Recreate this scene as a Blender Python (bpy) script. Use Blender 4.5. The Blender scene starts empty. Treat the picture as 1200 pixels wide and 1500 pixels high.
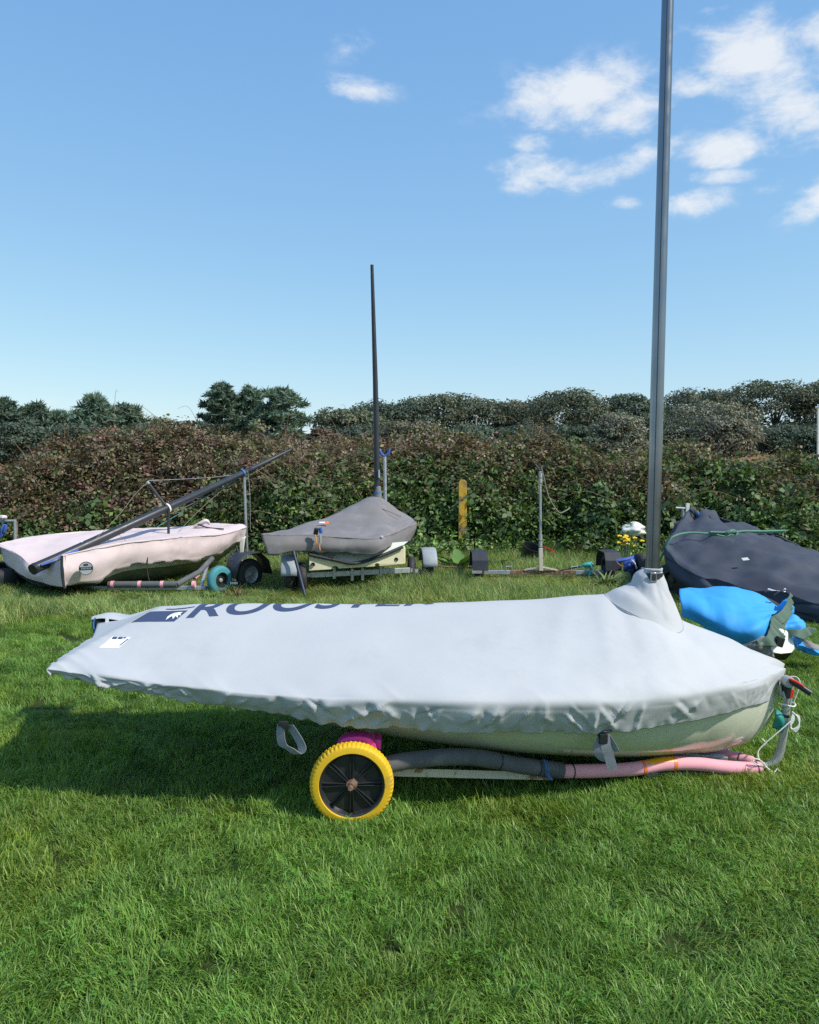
import bpy, bmesh, math, random
import numpy as np
from mathutils import Vector, Matrix

rng = np.random.default_rng(11)
random.seed(11)
SC = bpy.context.scene
COL = SC.collection

# ---------------------------------------------------------------- camera
F = 1200.0                       # focal length in photo pixels (photo is 1200 x 1500)
CH = 1.65                        # eye height
TH = math.atan(70 / F)           # looking slightly down
cam_d = bpy.data.cameras.new('camera')
cam = bpy.data.objects.new('camera', cam_d)
COL.objects.link(cam)
cam.location = (0, 0, CH)
cam.rotation_euler = (math.pi / 2 - TH, 0, 0)
cam_d.sensor_fit = 'VERTICAL'
cam_d.sensor_height = 24.0
cam_d.lens = 24.0 * F / 1500.0
cam_d.clip_start = 0.05
cam_d.clip_end = 3000
SC.camera = cam

# ---------------------------------------------------------------- light
SUN = Vector((0.66, -0.30, 0.74)).normalized()
elev = math.asin(SUN.z)
azim = math.atan2(SUN.x, SUN.y)
sl = bpy.data.lights.new('sun', 'SUN')
sl.energy = 3.5
sl.angle = math.radians(2.0)
sl.color = (1.0, 0.95, 0.86)
so = bpy.data.objects.new('sun', sl)
COL.objects.link(so)
so.location = (6, -3, 12)
so.rotation_euler = SUN.to_track_quat('Z', 'Y').to_euler()
SC.view_settings.view_transform = 'Standard'
SC.view_settings.look = 'None'
SC.view_settings.exposure = 0.45
SC.view_settings.gamma = 1.0
SC.view_settings.use_curve_mapping = False
SC.render.engine = 'CYCLES'
SC.cycles.max_bounces = 6
SC.cycles.diffuse_bounces = 3
SC.cycles.glossy_bounces = 2
SC.cycles.transmission_bounces = 3
SC.cycles.transparent_max_bounces = 4
SC.cycles.caustics_reflective = False
SC.cycles.caustics_refractive = False
SC.cycles.use_denoising = False
SC.cycles.use_adaptive_sampling = False


class NT:
    """small node-tree helper"""
    def __init__(self, tree):
        self.t = tree

    def n(self, typ, **kw):
        nd = self.t.nodes.new(typ)
        for k, v in kw.items():
            if k[0] == '_':
                setattr(nd, k[1:], v)
        return nd

    def link(self, a, b):
        self.t.links.new(a, b)

    def val(self, sock, v):
        if isinstance(v, bpy.types.NodeSocket):
            self.link(v, sock)
        else:
            sock.default_value = v

    def math(self, op, a, b=0.0, c=0.0, clamp=False):
        nd = self.t.nodes.new('ShaderNodeMath')
        nd.operation = op
        nd.use_clamp = clamp
        self.val(nd.inputs[0], a)
        self.val(nd.inputs[1], b)
        if op in ('MULTIPLY_ADD', 'SMOOTH_MIN'):
            self.val(nd.inputs[2], c)
        return nd.outputs[0]

    def maprange(self, v, a, b, c, d, mode='SMOOTHSTEP'):
        nd = self.t.nodes.new('ShaderNodeMapRange')
        nd.interpolation_type = mode
        self.val(nd.inputs[0], v)
        for i, x in enumerate((a, b, c, d)):
            self.val(nd.inputs[1 + i], x)
        return nd.outputs[0]

    def noise(self, vec, scale, detail=4, rough=0.55, dist=0.0):
        nd = self.t.nodes.new('ShaderNodeTexNoise')
        if vec is not None:
            self.link(vec, nd.inputs['Vector'])
        nd.inputs['Scale'].default_value = scale
        nd.inputs['Detail'].default_value = detail
        nd.inputs['Roughness'].default_value = rough
        nd.inputs['Distortion'].default_value = dist
        return nd.outputs['Fac']

    def mix(self, fac, a, b, blend='MIX'):
        nd = self.t.nodes.new('ShaderNodeMix')
        nd.data_type = 'RGBA'
        nd.blend_type = blend
        self.val(nd.inputs[0], fac)
        for s, v in ((nd.inputs[6], a), (nd.inputs[7], b)):
            if isinstance(v, bpy.types.NodeSocket):
                self.link(v, s)
            else:
                s.default_value = (*v[:3], 1.0)
        return nd.outputs[2]


# ---------------------------------------------------------------- world
W = bpy.data.worlds.new('World')
SC.world = W
W.use_nodes = True
w = NT(W.node_tree)
W.node_tree.nodes.clear()
sky = w.n('ShaderNodeTexSky')
sky.sky_type = 'NISHITA'
sky.sun_disc = False
sky.sun_elevation = elev
sky.sun_rotation = azim
sky.altitude = 0
sky.air_density = 1.0
sky.dust_density = 0.35
sky.ozone_density = 2.0
tc = w.n('ShaderNodeTexCoord')
sep = w.n('ShaderNodeSeparateXYZ')
w.link(tc.outputs['Generated'], sep.inputs[0])
dx, dy, dz = sep.outputs
sepc = w.n('ShaderNodeSeparateColor')
w.link(sky.outputs[0], sepc.inputs[0])
comc = w.n('ShaderNodeCombineColor')
# the camera's soft rendering of the sky: paler and flatter than the bare model
for k_, (ref, out, pw) in enumerate(((1.20, 1.58, 0.74), (2.00, 3.26, 0.56), (3.49, 5.79, 0.28))):
    w.link(w.math('MULTIPLY', w.math('POWER', w.math('DIVIDE', sepc.outputs[k_], ref), pw), out), comc.inputs[k_])
skyc = comc.outputs[0]
# thin fair-weather clouds: noise on the sky's own directions, gathered round a few cloud banks
ysafe = w.math('MAXIMUM', dy, 0.05)
ca = w.math('DIVIDE', dx, ysafe)
ce = w.math('DIVIDE', dz, ysafe)
BANKS = [  # photo pixel centre, half sizes, tilt, weight
    (520, 66, 52, 26, 0, .42), (532, 130, 46, 18, -8, .72), (624, 66, 22, 9, 20, .35),
    (842, 140, 112, 44, 8, .98), (912, 160, 52, 34, 0, .95), (782, 256, 60, 26, -5, .9),
    (856, 262, 80, 18, 12, .75), (930, 232, 66, 20, 22, .8), (776, 208, 36, 17, 0, .6),
    (1068, 78, 88, 50, 12, 1.0), (1140, 145, 88, 56, -12, 1.05), (1190, 48, 48, 26, 0, .95),
    (1062, 216, 74, 24, 10, .92), (1026, 296, 52, 19, 5, .95), (900, 297, 28, 10, 0, .7),
    (1188, 296, 50, 26, 20, 1.0), (1040, 260, 70, 12, 3, .6), (1030, 14, 28, 10, 10, .6),
    (1000, 118, 40, 24, 0, .8), (1110, 280, 55, 14, 20, .55), (1250, 120, 90, 60, 0, 1.0),
    (1330, 250, 120, 50, 10, .9), (1420, 40, 130, 60, 0, .9), (75, 588, 22, 6, 0, .3)]
tot = None
for (bx, by, ra, rb, tilt, wt) in BANKS:
    a0 = (bx - 600) / F
    e0 = math.tan(math.atan((750 - by) / F) - TH)
    ta = math.radians(tilt)
    ua = w.math('SUBTRACT', ca, a0)
    ue = w.math('SUBTRACT', ce, e0)
    p = w.math('ADD', w.math('MULTIPLY', ua, math.cos(ta) * F / ra), w.math('MULTIPLY', ue, math.sin(ta) * F / ra))
    q = w.math('ADD', w.math('MULTIPLY', ua, -math.sin(ta) * F / rb), w.math('MULTIPLY', ue, math.cos(ta) * F / rb))
    d2 = w.math('ADD', w.math('MULTIPLY', p, p), w.math('MULTIPLY', q, q))
    g = w.math('MULTIPLY', w.math('POWER', 2.718, w.math('MULTIPLY', d2, -0.75)), wt)
    tot = g if tot is None else w.math('MAXIMUM', tot, g)
front = w.maprange(dy, 0.05, 0.3, 0.0, 1.0)
cmb = w.n('ShaderNodeCombineXYZ')
zs = w.math('MAXIMUM', dz, 0.08)
w.link(w.math('DIVIDE', dx, zs), cmb.inputs[0])
w.link(w.math('DIVIDE', dy, zs), cmb.inputs[1])
rest = w.maprange(w.noise(cmb.outputs[0], 0.55, 3), 0.52, 0.7, 0.0, 0.9)   # the same kind of patches behind the viewer
rest = w.math('MULTIPLY', rest, w.maprange(dz, 0.05, 0.25, 0.0, 1.0))
bank = w.math('ADD', w.math('MULTIPLY', tot, front), w.math('MULTIPLY', rest, w.math('SUBTRACT', 1.0, front)))
mp = w.n('ShaderNodeMapping')
mp.inputs['Scale'].default_value = (1.0, 1.0, 2.0)
mp.inputs['Rotation'].default_value = (0, math.radians(-12), 0)
w.link(tc.outputs['Generated'], mp.inputs[0])
fine = w.noise(mp.outputs[0], 15.0, 10, 0.64, 0.2)
dens = w.math('ADD', bank, w.math('MULTIPLY', w.math('SUBTRACT', fine, 0.5), 2.5))
cov = w.math('MULTIPLY', w.maprange(dens, 0.20, 1.20, 0.0, 1.0), w.maprange(bank, 0.04, 0.45, 0.0, 0.88))
csky = w.mix(cov, skyc, (6.4, 6.65, 6.95))
bg = w.n('ShaderNodeBackground')
bg.inputs['Strength'].default_value = 0.10
w.link(csky, bg.inputs[0])
wo = w.n('ShaderNodeOutputWorld')
w.link(bg.outputs[0], wo.inputs[0])


# ---------------------------------------------------------------- geometry helpers
_s, _c = math.sin(TH), math.cos(TH)


def P(px, py, Y):
    """a real point Y metres ahead, laid out from its place in the photo"""
    ax, ay = (px - 600) / F, (750 - py) / F
    k = Y / (ay * _s + _c)
    return np.array((ax * k, Y, CH + (ay * _c - _s) * k))


def G(px, py, z=0.0):
    ax, ay = (px - 600) / F, (750 - py) / F
    k = (z - CH) / (ay * _c - _s)
    return np.array((ax * k, (ay * _s + _c) * k, z))


def proj(p):
    p = np.asarray(p, float)
    x, y, z = p[..., 0], p[..., 1], p[..., 2] - CH
    d = y * _c - z * _s
    u = y * _s + z * _c
    return np.stack((600 + F * x / d, 750 - F * u / d), -1)


def unit(v):
    v = np.asarray(v, float)
    return v / (np.linalg.norm(v) + 1e-12)


def sp(xs, ys, x):
    """smooth interpolation through points (cubic Hermite)"""
    xs, ys, x = np.asarray(xs, float), np.asarray(ys, float), np.asarray(x, float)
    m = np.gradient(ys, xs)
    i = np.clip(np.searchsorted(xs, x) - 1, 0, len(xs) - 2)
    h = xs[i + 1] - xs[i]
    t = np.clip((x - xs[i]) / h, 0, 1)
    return ((2*t**3 - 3*t**2 + 1)*ys[i] + (t**3 - 2*t**2 + t)*h*m[i] + (-2*t**3 + 3*t**2)*ys[i+1] + (t**3 - t**2)*h*m[i+1])


def _hash(ix, iy, iz):
    n = (ix * 374761393 + iy * 668265263 + iz * 2147483647 + 1274126177) & 0xffffffff
    n = ((n ^ (n >> 13)) * 1274126177) & 0xffffffff
    n = ((n ^ (n >> 16)) * 2246822519) & 0xffffffff
    return (n & 0xffff) / 32767.5 - 1.0


def noise3(p):
    p = np.asarray(p, float)
    f = np.floor(p)
    i = f.astype(np.int64)
    t = p - f
    t = t * t * t * (t * (t * 6 - 15) + 10)
    r = 0
    for a in (0, 1):
        for b in (0, 1):
            for c in (0, 1):
                wgt = (t[..., 0] if a else 1 - t[..., 0]) * (t[..., 1] if b else 1 - t[..., 1]) * (t[..., 2] if c else 1 - t[..., 2])
                r = r + wgt * _hash(i[..., 0] + a, i[..., 1] + b, i[..., 2] + c)
    return r


def noise2(x, y, seed=0.0):
    x, y = np.broadcast_arrays(np.asarray(x, float), np.asarray(y, float))
    return noise3(np.stack((x, y, np.full_like(x, seed * 17.37 + 0.5)), -1))


def fbm2(x, y, seed=0, octv=4):
    r, a = 0, 0.5
    for k in range(octv):
        r = r + a * noise2(x * 2**k, y * 2**k, seed + k)
        a *= 0.5
    return r


ORG = {}


def link(o, parent=None, org=(0, 0, 0)):
    COL.objects.link(o)
    ORG[o.name] = np.array(org, float)
    if parent is not None:
        o.parent = parent
        o.location = ORG[o.name] - ORG[parent.name]
    else:
        o.location = org
    return o


def tag(o, label=None, cat=None, group=None, kind=None):
    if label: o['label'] = label
    if cat: o['category'] = cat
    if group: o['group'] = group
    if kind: o['kind'] = kind
    return o


def thing(name, loc, label, cat, group=None):
    o = bpy.data.objects.new(name, None)
    o.empty_display_size = 0.1
    link(o, None, loc)
    return tag(o, label, cat, group)


def np_mesh(name, V, faces_flat, loop_tot):
    me = bpy.data.meshes.new(name)
    V = np.asarray(V, np.float32)
    me.vertices.add(len(V))
    me.vertices.foreach_set('co', V.ravel())
    me.loops.add(len(faces_flat))
    me.loops.foreach_set('vertex_index', np.asarray(faces_flat, np.int32))
    me.polygons.add(len(loop_tot))
    lt = np.asarray(loop_tot, np.int32)
    ls = np.concatenate(([0], np.cumsum(lt)[:-1])).astype(np.int32)
    me.polygons.foreach_set('loop_start', ls)
    me.update(calc_edges=True)
    me.validate()
    return me


class MB:
    def __init__(self):
        self.V, self.F, self.n = [], [], 0

    def add(self, v, f):
        v = np.asarray(v, float).reshape(-1, 3)
        self.V.append(v)
        self.F.extend([tuple(int(i) + self.n for i in q) for q in f])
        self.n += len(v)
        return self

    def grid(self, A, closed_u=False, closed_v=False, flip=False):
        m, n = A.shape[:2]
        f = []
        for i in range(m if closed_u else m - 1):
            for j in range(n if closed_v else n - 1):
                a, b = i, (i + 1) % m
                c, d = j, (j + 1) % n
                q = (a*n + c, b*n + c, b*n + d, a*n + d)
                f.append(q[::-1] if flip else q)
        return self.add(A.reshape(-1, 3), f)

    def box(self, c, size, R=None, taper=1.0):
        sx, sy, sz = np.array(size) / 2
        v = np.array([(x, y, z) for z in (-sz, sz) for y in (-sy, sy) for x in (-sx, sx)])
        v[4:, :2] *= taper
        if R is not None:
            v = v @ np.array(R).T
        return self.add(v + np.array(c), [(0, 2, 3, 1), (4, 5, 7, 6), (0, 1, 5, 4), (2, 6, 7, 3), (0, 4, 6, 2), (1, 3, 7, 5)])

    def bar(self, a, b, wd, ht, up=(0, 0, 1)):
        a, b = np.array(a, float), np.array(b, float)
        d = unit(b - a)
        s = unit(np.cross(d, up))
        u = np.cross(s, d)
        R = np.stack((d, s, u), 1)
        return self.box((a + b) / 2, (np.linalg.norm(b - a), wd, ht), R)

    def tube(self, path, r, seg=10, cap=True, smooth=0, squash=1.0):
        path = np.asarray(path, float)
        if smooth:
            path = crv(path, smooth)
        n = len(path)
        r = np.broadcast_to(np.interp(np.linspace(0, 1, n), np.linspace(0, 1, len(np.atleast_1d(r))), np.atleast_1d(r)), (n,))
        T = np.gradient(path, axis=0)
        T /= np.linalg.norm(T, axis=1)[:, None] + 1e-12
        ref = np.array((0, 0, 1.0)) if abs(T[0][2]) < 0.9 else np.array((1.0, 0, 0))
        N = unit(np.cross(T[0], ref))
        rings = []
        a = np.linspace(0, 2*np.pi, seg, endpoint=False)
        for i in range(n):
            N = unit(N - T[i] * np.dot(N, T[i]))
            B = np.cross(T[i], N)
            rings.append(path[i] + r[i] * (np.cos(a)[:, None] * N + squash * np.sin(a)[:, None] * B))
        A = np.array(rings)
        self.grid(A, closed_v=True, flip=True)
        if cap:
            b = self.n - n * seg
            self.F.append(tuple(range(b, b + seg)))
            self.F.append(tuple(range(b + (n-1)*seg, b + n*seg))[::-1])
        return self

    def lathe(self, prof, c, axis, seg=48, closed=False, a0=0.0, a1=2*math.pi, wob=None):
        axis = unit(axis)
        ref = np.array((0, 0, 1.0)) if abs(axis[2]) < 0.9 else np.array((1.0, 0, 0))
        X = unit(ref - axis * np.dot(ref, axis))
        Y = np.cross(axis, X)
        full = abs(a1 - a0 - 2*math.pi) < 1e-6
        a = np.linspace(a0, a1, seg, endpoint=not full)
        prof = np.asarray(prof, float)
        A = np.zeros((seg, len(prof), 3))
        for i, t in enumerate(a):
            d = math.cos(t) * X + math.sin(t) * Y
            rr = prof[:, 0] if wob is None else prof[:, 0] + wob(t, prof)
            A[i] = np.array(c) + rr[:, None] * d + prof[:, 1:2] * axis
        return self.grid(A, closed_u=full, closed_v=closed)

    def prism(self, pts, vec):
        pts = np.asarray(pts, float)
        n = len(pts)
        v = np.concatenate((pts, pts + np.array(vec)))
        f = [tuple(range(n))[::-1], tuple(range(n, 2*n))]
        f += [(i, (i+1) % n, n + (i+1) % n, n + i) for i in range(n)]
        return self.add(v, f)

    def build(self, name, mat, parent=None, smooth=True, ang=40, org=None, sub=0, solid=0, bevel=0):
        V = np.concatenate(self.V)
        if org is None:
            if parent is None:
                lo, hi = V.min(0), V.max(0)
                org = ((lo[0]+hi[0])/2, (lo[1]+hi[1])/2, lo[2])
            else:
                org = ORG[parent.name]
        V = V - np.array(org)
        flat = [i for f in self.F for i in f]
        me = np_mesh(name, V, flat, [len(f) for f in self.F])
        me.materials.append(mat)
        o = bpy.data.objects.new(name, me)
        link(o, parent, org)
        me.polygons.foreach_set('use_smooth', np.full(len(me.polygons), bool(smooth)))
        if smooth:
            if ang < 180:
                me.set_sharp_from_angle(angle=math.radians(ang))
        if solid:
            m = o.modifiers.new('solid', 'SOLIDIFY'); m.thickness = solid; m.offset = -1
        if bevel:
            m = o.modifiers.new('bevel', 'BEVEL'); m.width = bevel; m.segments = 2; m.limit_method = 'ANGLE'
        if sub:
            m = o.modifiers.new('sub', 'SUBSURF'); m.levels = sub; m.render_levels = sub
        return o


def crv(pts, n=8):
    """Catmull-Rom through points"""
    pts = np.asarray(pts, float)
    k = np.arange(len(pts))
    t = np.linspace(0, len(pts) - 1, (len(pts) - 1) * n + 1)
    return np.stack([sp(k, pts[:, j], t) for j in range(pts.shape[1])], 1)


def surf(ctrl, nu=10, nv=10):
    C = np.array([[P(*c) for c in row] for row in ctrl])
    return surf3(C, nu, nv)


def surf3(C, nu=10, nv=10):
    A = np.stack([crv(row, nv) for row in C])
    return np.stack([crv(A[:, j], nu) for j in range(A.shape[1])], 1)


def normals(A):
    du = np.gradient(A, axis=0)
    dv = np.gradient(A, axis=1)
    n = np.cross(du, dv)
    return n / (np.linalg.norm(n, axis=-1)[..., None] + 1e-12)


def tri(x):
    return 2 * np.abs(x - np.floor(x + 0.5)) * 2 - 1


def crumple(a, b, seed, n=6, fmin=1.0, fmax=4.0, warp=0.35):
    """creased folds in cloth: warped triangle waves along several directions"""
    r = np.random.default_rng(seed)
    out = 0
    for k in range(n):
        f = fmin * (fmax / fmin) ** (k / max(1, n - 1))
        th = r.uniform(0, np.pi)
        wa = a + warp / f * noise2(a * f, b * f, seed + k)
        wb = b + warp / f * noise2(a * f + 9, b * f, seed + k + 50)
        amp = 0.5 + 0.5 * noise2(a * f * 0.5, b * f * 0.5, seed + k + 90)
        out = out + amp * tri((wa * math.cos(th) + wb * math.sin(th)) * f + r.uniform()) / f * fmin
    return out

# ---------------------------------------------------------------- materials
def pm(name, base, rough=0.6, metal=0.0, var=0.18, vscale=6.0, bump=0.0, bscale=60.0, dirt=None, dscale=3.0, dlo=0.55, dhi=0.7, spec=0.5, coat=0.0, sheen=0.0, alt=None):
    m = bpy.data.materials.new(name)
    m.use_nodes = True
    t = NT(m.node_tree)
    b = m.node_tree.nodes['Principled BSDF']
    tcn = t.n('ShaderNodeTexCoord')
    vec = tcn.outputs['Object']
    n1 = t.noise(vec, vscale, 5, 0.6)
    f = t.maprange(n1, 0.25, 0.75, 1 - var, 1 + var, 'LINEAR')
    c = t.mix(1.0, base, (1, 1, 1), 'MULTIPLY')
    vm = t.n('ShaderNodeVectorMath', _operation='SCALE')
    t.link(c, vm.inputs[0])
    t.link(f, vm.inputs['Scale'])
    colr = vm.outputs[0]
    if alt is not None:
        colr = t.mix(t.maprange(t.noise(vec, vscale * 0.7, 3), 0.4, 0.65, 0, 1), colr, alt)
    if dirt is not None:
        colr = t.mix(t.maprange(t.noise(vec, dscale, 8, 0.7), dlo, dhi, 0, 0.9), colr, dirt)
    t.link(colr, b.inputs['Base Color'])
    b.inputs['Metallic'].default_value = metal
    b.inputs['Specular IOR Level'].default_value = spec
    b.inputs['Coat Weight'].default_value = coat
    b.inputs['Sheen Weight'].default_value = sheen
    t.link(t.maprange(t.noise(vec, vscale * 2.3, 4), 0.3, 0.7, max(0, rough - 0.08), min(1, rough + 0.08), 'LINEAR'), b.inputs['Roughness'])
    if bump:
        bn = t.n('ShaderNodeBump')
        bn.inputs['Strength'].default_value = bump
        bn.inputs['Distance'].default_value = 0.01
        t.link(t.noise(vec, bscale, 6, 0.65), bn.inputs['Height'])
        t.link(bn.outputs[0], b.inputs['Normal'])
    return m


def leafmat(name, hue_attr=True, base=(0.08, 0.15, 0.03), trans=0.35, rough=0.55, wscale=0.6, alt=(0.16, 0.17, 0.05), altlo=0.5, althi=0.72, spec=0.3):
    """leaf or blade: colour from the blade's own attribute, patches over the field, light passing through"""
    m = bpy.data.materials.new(name)
    m.use_nodes = True
    t = NT(m.node_tree)
    m.node_tree.nodes.clear()
    out = t.n('ShaderNodeOutputMaterial')
    geo = t.n('ShaderNodeNewGeometry')
    colr = base
    if hue_attr:
        at = t.n('ShaderNodeAttribute')
        at.attribute_name = 'Col'
        colr = t.mix(1.0, at.outputs['Color'], base, 'MULTIPLY')
    big = t.noise(geo.outputs['Position'], wscale, 4, 0.6)
    colr = t.mix(t.maprange(big, altlo, althi, 0, 0.75), colr, t.mix(1.0, colr, alt, 'MULTIPLY'))
    oi = t.n('ShaderNodeObjectInfo')
    vm = t.n('ShaderNodeVectorMath', _operation='SCALE')
    t.link(colr, vm.inputs[0])
    t.link(t.maprange(oi.outputs['Random'], 0, 1, 0.8, 1.2, 'LINEAR'), vm.inputs['Scale'])
    colr = vm.outputs[0]
    b = t.n('ShaderNodeBsdfPrincipled')
    t.link(colr, b.inputs['Base Color'])
    b.inputs['Roughness'].default_value = rough
    b.inputs['Specular IOR Level'].default_value = spec
    tr = t.n('ShaderNodeBsdfTranslucent')
    vy = t.mix(1.0, colr, (1.25, 1.2, 0.6), 'MULTIPLY')
    t.link(vy, tr.inputs[0])
    mx = t.n('ShaderNodeMixShader')
    mx.inputs[0].default_value = trans
    t.link(b.outputs[0], mx.inputs[1])
    t.link(tr.outputs[0], mx.inputs[2])
    t.link(mx.outputs[0], out.inputs[0])
    return m


M = {}
M['cover'] = pm('grey_cover_cloth', (0.455, 0.464, 0.478), 0.75, var=0.05, vscale=2.5, bump=0.12, bscale=420, dirt=(0.355, 0.37, 0.385), dscale=1.6, dlo=0.5, dhi=0.85, sheen=0.1)
M['seam'] = pm('seam_thread', (0.30, 0.32, 0.34), 0.8, var=0.1)
M['navy_print'] = pm('navy_print', (0.045, 0.065, 0.13), 0.6, var=0.12, vscale=30)
M['white_print'] = pm('white_print', (0.78, 0.79, 0.80), 0.6, var=0.05)
M['gelcoat'] = pm('cream_gelcoat', (0.66, 0.66, 0.53), 0.12, var=0.05, vscale=3, dirt=(0.50, 0.50, 0.38), dscale=2.2, dlo=0.5, dhi=0.8, spec=0.6, coat=0.4)
M['mast'] = pm('black_anodised', (0.25, 0.26, 0.28), 0.26, metal=1.0, var=0.12, vscale=3, dirt=(0.24, 0.24, 0.25), dscale=5, dlo=0.5, dhi=0.8)
M['mastdark'] = pm('black_mast_paint', (0.028, 0.031, 0.038), 0.42, var=0.25, vscale=6, dirt=(0.10, 0.10, 0.11), dscale=9, dlo=0.6, dhi=0.8)
M['yellow_tyre'] = pm('yellow_tyre', (0.72, 0.44, 0.012), 0.62, var=0.10, vscale=14, bump=0.1, bscale=120, dirt=(0.42, 0.27, 0.06), dscale=9, dlo=0.56, dhi=0.75)
M['rim_black'] = pm('black_plastic', (0.020, 0.021, 0.023), 0.38, var=0.3, vscale=20, dirt=(0.09, 0.085, 0.075), dscale=12, dlo=0.6, dhi=0.78)
M['rust'] = pm('rusty_steel', (0.16, 0.075, 0.04), 0.85, var=0.4, vscale=40, bump=0.4, bscale=180, alt=(0.28, 0.20, 0.15))
M['foam_grey'] = pm('grey_foam', (0.105, 0.108, 0.115), 0.85, var=0.2, vscale=9, bump=0.2, bscale=160, dirt=(0.17, 0.17, 0.165), dscale=6)
M['foam_pink'] = pm('pink_foam', (0.80, 0.36, 0.42), 0.8, var=0.07, vscale=8, bump=0.12, bscale=160, dirt=(0.62, 0.36, 0.36), dscale=9, dlo=0.6, dhi=0.8)
M['foam_magenta'] = pm('magenta_foam', (0.75, 0.045, 0.34), 0.7, var=0.14, vscale=12, bump=0.2, bscale=140, dirt=(0.38, 0.06, 0.2), dscale=10)
M['orange_tape'] = pm('orange_tape', (0.86, 0.20, 0.04), 0.4, var=0.1)
M['amber_tape'] = pm('amber_tape', (0.86, 0.36, 0.01), 0.4, var=0.1)
M['black_tape'] = pm('black_tape', (0.02, 0.02, 0.025), 0.4, var=0.2)
M['rusty_cream'] = pm('cream_paint_rusting', (0.60, 0.53, 0.42), 0.6, var=0.1, vscale=10, bump=0.2, bscale=90, dirt=(0.22, 0.09, 0.04), dscale=9, dlo=0.55, dhi=0.62)
M['galv'] = pm('galvanised_steel', (0.42, 0.44, 0.46), 0.45, metal=0.55, var=0.25, vscale=22, bump=0.1, bscale=120, dirt=(0.30, 0.25, 0.20), dscale=7, dlo=0.6, dhi=0.75)
M['alloy'] = pm('weathered_alloy', (0.47, 0.47, 0.45), 0.45, metal=0.5, var=0.2, vscale=14, bump=0.1, bscale=100, dirt=(0.22, 0.22, 0.20), dscale=9, dlo=0.58, dhi=0.72)
M['webbing'] = pm('grey_webbing', (0.24, 0.25, 0.265), 0.8, var=0.15, vscale=40, bump=0.25, bscale=500)
M['black_web'] = pm('black_webbing', (0.022, 0.023, 0.028), 0.6, var=0.25, vscale=40)
M['steel'] = pm('bright_steel', (0.62, 0.62, 0.62), 0.28, metal=0.9, var=0.08)
M['teal'] = pm('teal_rubber', (0.01, 0.20, 0.17), 0.55, var=0.15)
M['red'] = pm('red_plastic', (0.70, 0.03, 0.025), 0.35, var=0.1)
M['white_cord'] = pm('white_cord', (0.74, 0.73, 0.69), 0.8, var=0.15, vscale=60, bump=0.3, bscale=400)
M['blue_cord'] = pm('blue_cord', (0.05, 0.16, 0.42), 0.7, var=0.3, vscale=50)
M['teal_cord'] = pm('teal_cord', (0.06, 0.34, 0.34), 0.7, var=0.2, vscale=50)
M['yellow_cord'] = pm('faded_yellow_cord', (0.20, 0.195, 0.13), 0.7, var=0.2, vscale=50)
M['green_cord'] = pm('green_cord', (0.09, 0.22, 0.15), 0.75, var=0.3, vscale=60, bump=0.3, bscale=300)
M['dark_cord'] = pm('dark_cord', (0.03, 0.032, 0.035), 0.7)
M['pink_cover'] = pm('faded_pink_canvas', (0.66, 0.535, 0.53), 0.85, var=0.08, vscale=3, bump=0.15, bscale=350, dirt=(0.48, 0.38, 0.37), dscale=2.2, dlo=0.5, dhi=0.8, sheen=0.1)
M['grey_canvas'] = pm('dark_grey_canvas', (0.185, 0.172, 0.175), 0.88, var=0.14, vscale=4, bump=0.15, bscale=350, dirt=(0.25, 0.24, 0.245), dscale=3.5, dlo=0.5, dhi=0.75)
M['navy_canvas'] = pm('faded_navy_canvas', (0.036, 0.043, 0.064), 0.8, var=0.18, vscale=3, bump=0.15, bscale=350, dirt=(0.056, 0.064, 0.086), dscale=2.0, dlo=0.45, dhi=0.7)
M['blue_tarp'] = pm('bright_blue_canvas', (0.03, 0.31, 0.70), 0.65, var=0.1, vscale=4, bump=0.12, bscale=300, dirt=(0.05, 0.36, 0.74), dscale=3)
M['green_hem'] = pm('faded_green_canvas', (0.075, 0.125, 0.09), 0.8, var=0.25, vscale=9, bump=0.15, bscale=300)
M['inner_canvas'] = pm('dull_grey_canvas', (0.21, 0.20, 0.20), 0.85, var=0.2, vscale=6)
M['white_hull'] = pm('white_gelcoat', (0.74, 0.75, 0.72), 0.22, var=0.05, dirt=(0.56, 0.56, 0.5), dscale=5)
M['olive_hull'] = pm('grimy_green_hull', (0.085, 0.105, 0.085), 0.45, var=0.2, dirt=(0.17, 0.18, 0.14), dscale=3)
M['pale_hull'] = pm('pale_grey_gelcoat', (0.50, 0.53, 0.47), 0.35, var=0.08, dirt=(0.36, 0.38, 0.31), dscale=4)
M['cream_board'] = pm('cream_plastic_board', (0.62, 0.57, 0.38), 0.5, var=0.06, vscale=5, dirt=(0.38, 0.35, 0.20), dscale=5, dlo=0.52, dhi=0.8)
M['tyre'] = pm('black_rubber', (0.022, 0.023, 0.026), 0.7, var=0.3, vscale=20, bump=0.2, bscale=90, dirt=(0.06, 0.06, 0.055), dscale=6)
M['teal_tyre'] = pm('teal_rubber_tyre', (0.05, 0.23, 0.27), 0.7, var=0.15, vscale=14, dirt=(0.14, 0.26, 0.28), dscale=7)
M['fender_black'] = pm('black_plastic_fender', (0.032, 0.034, 0.042), 0.45, var=0.2, dirt=(0.06, 0.06, 0.065), dscale=5)
M['fender_grey'] = pm('weathered_grey_plastic', (0.28, 0.31, 0.335), 0.6, var=0.12, vscale=10, dirt=(0.24, 0.27, 0.29), dscale=7)
M['red_rim'] = pm('red_painted_rim', (0.62, 0.02, 0.05), 0.4, var=0.12)
M['yellow_post'] = pm('yellow_painted_wood', (0.62, 0.36, 0.035), 0.8, var=0.2, vscale=14, bump=0.3, bscale=50, dirt=(0.22, 0.16, 0.09), dscale=5, dlo=0.47, dhi=0.6)
M['bag'] = pm('white_polythene', (0.66, 0.65, 0.62), 0.4, var=0.1, vscale=10)
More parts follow.
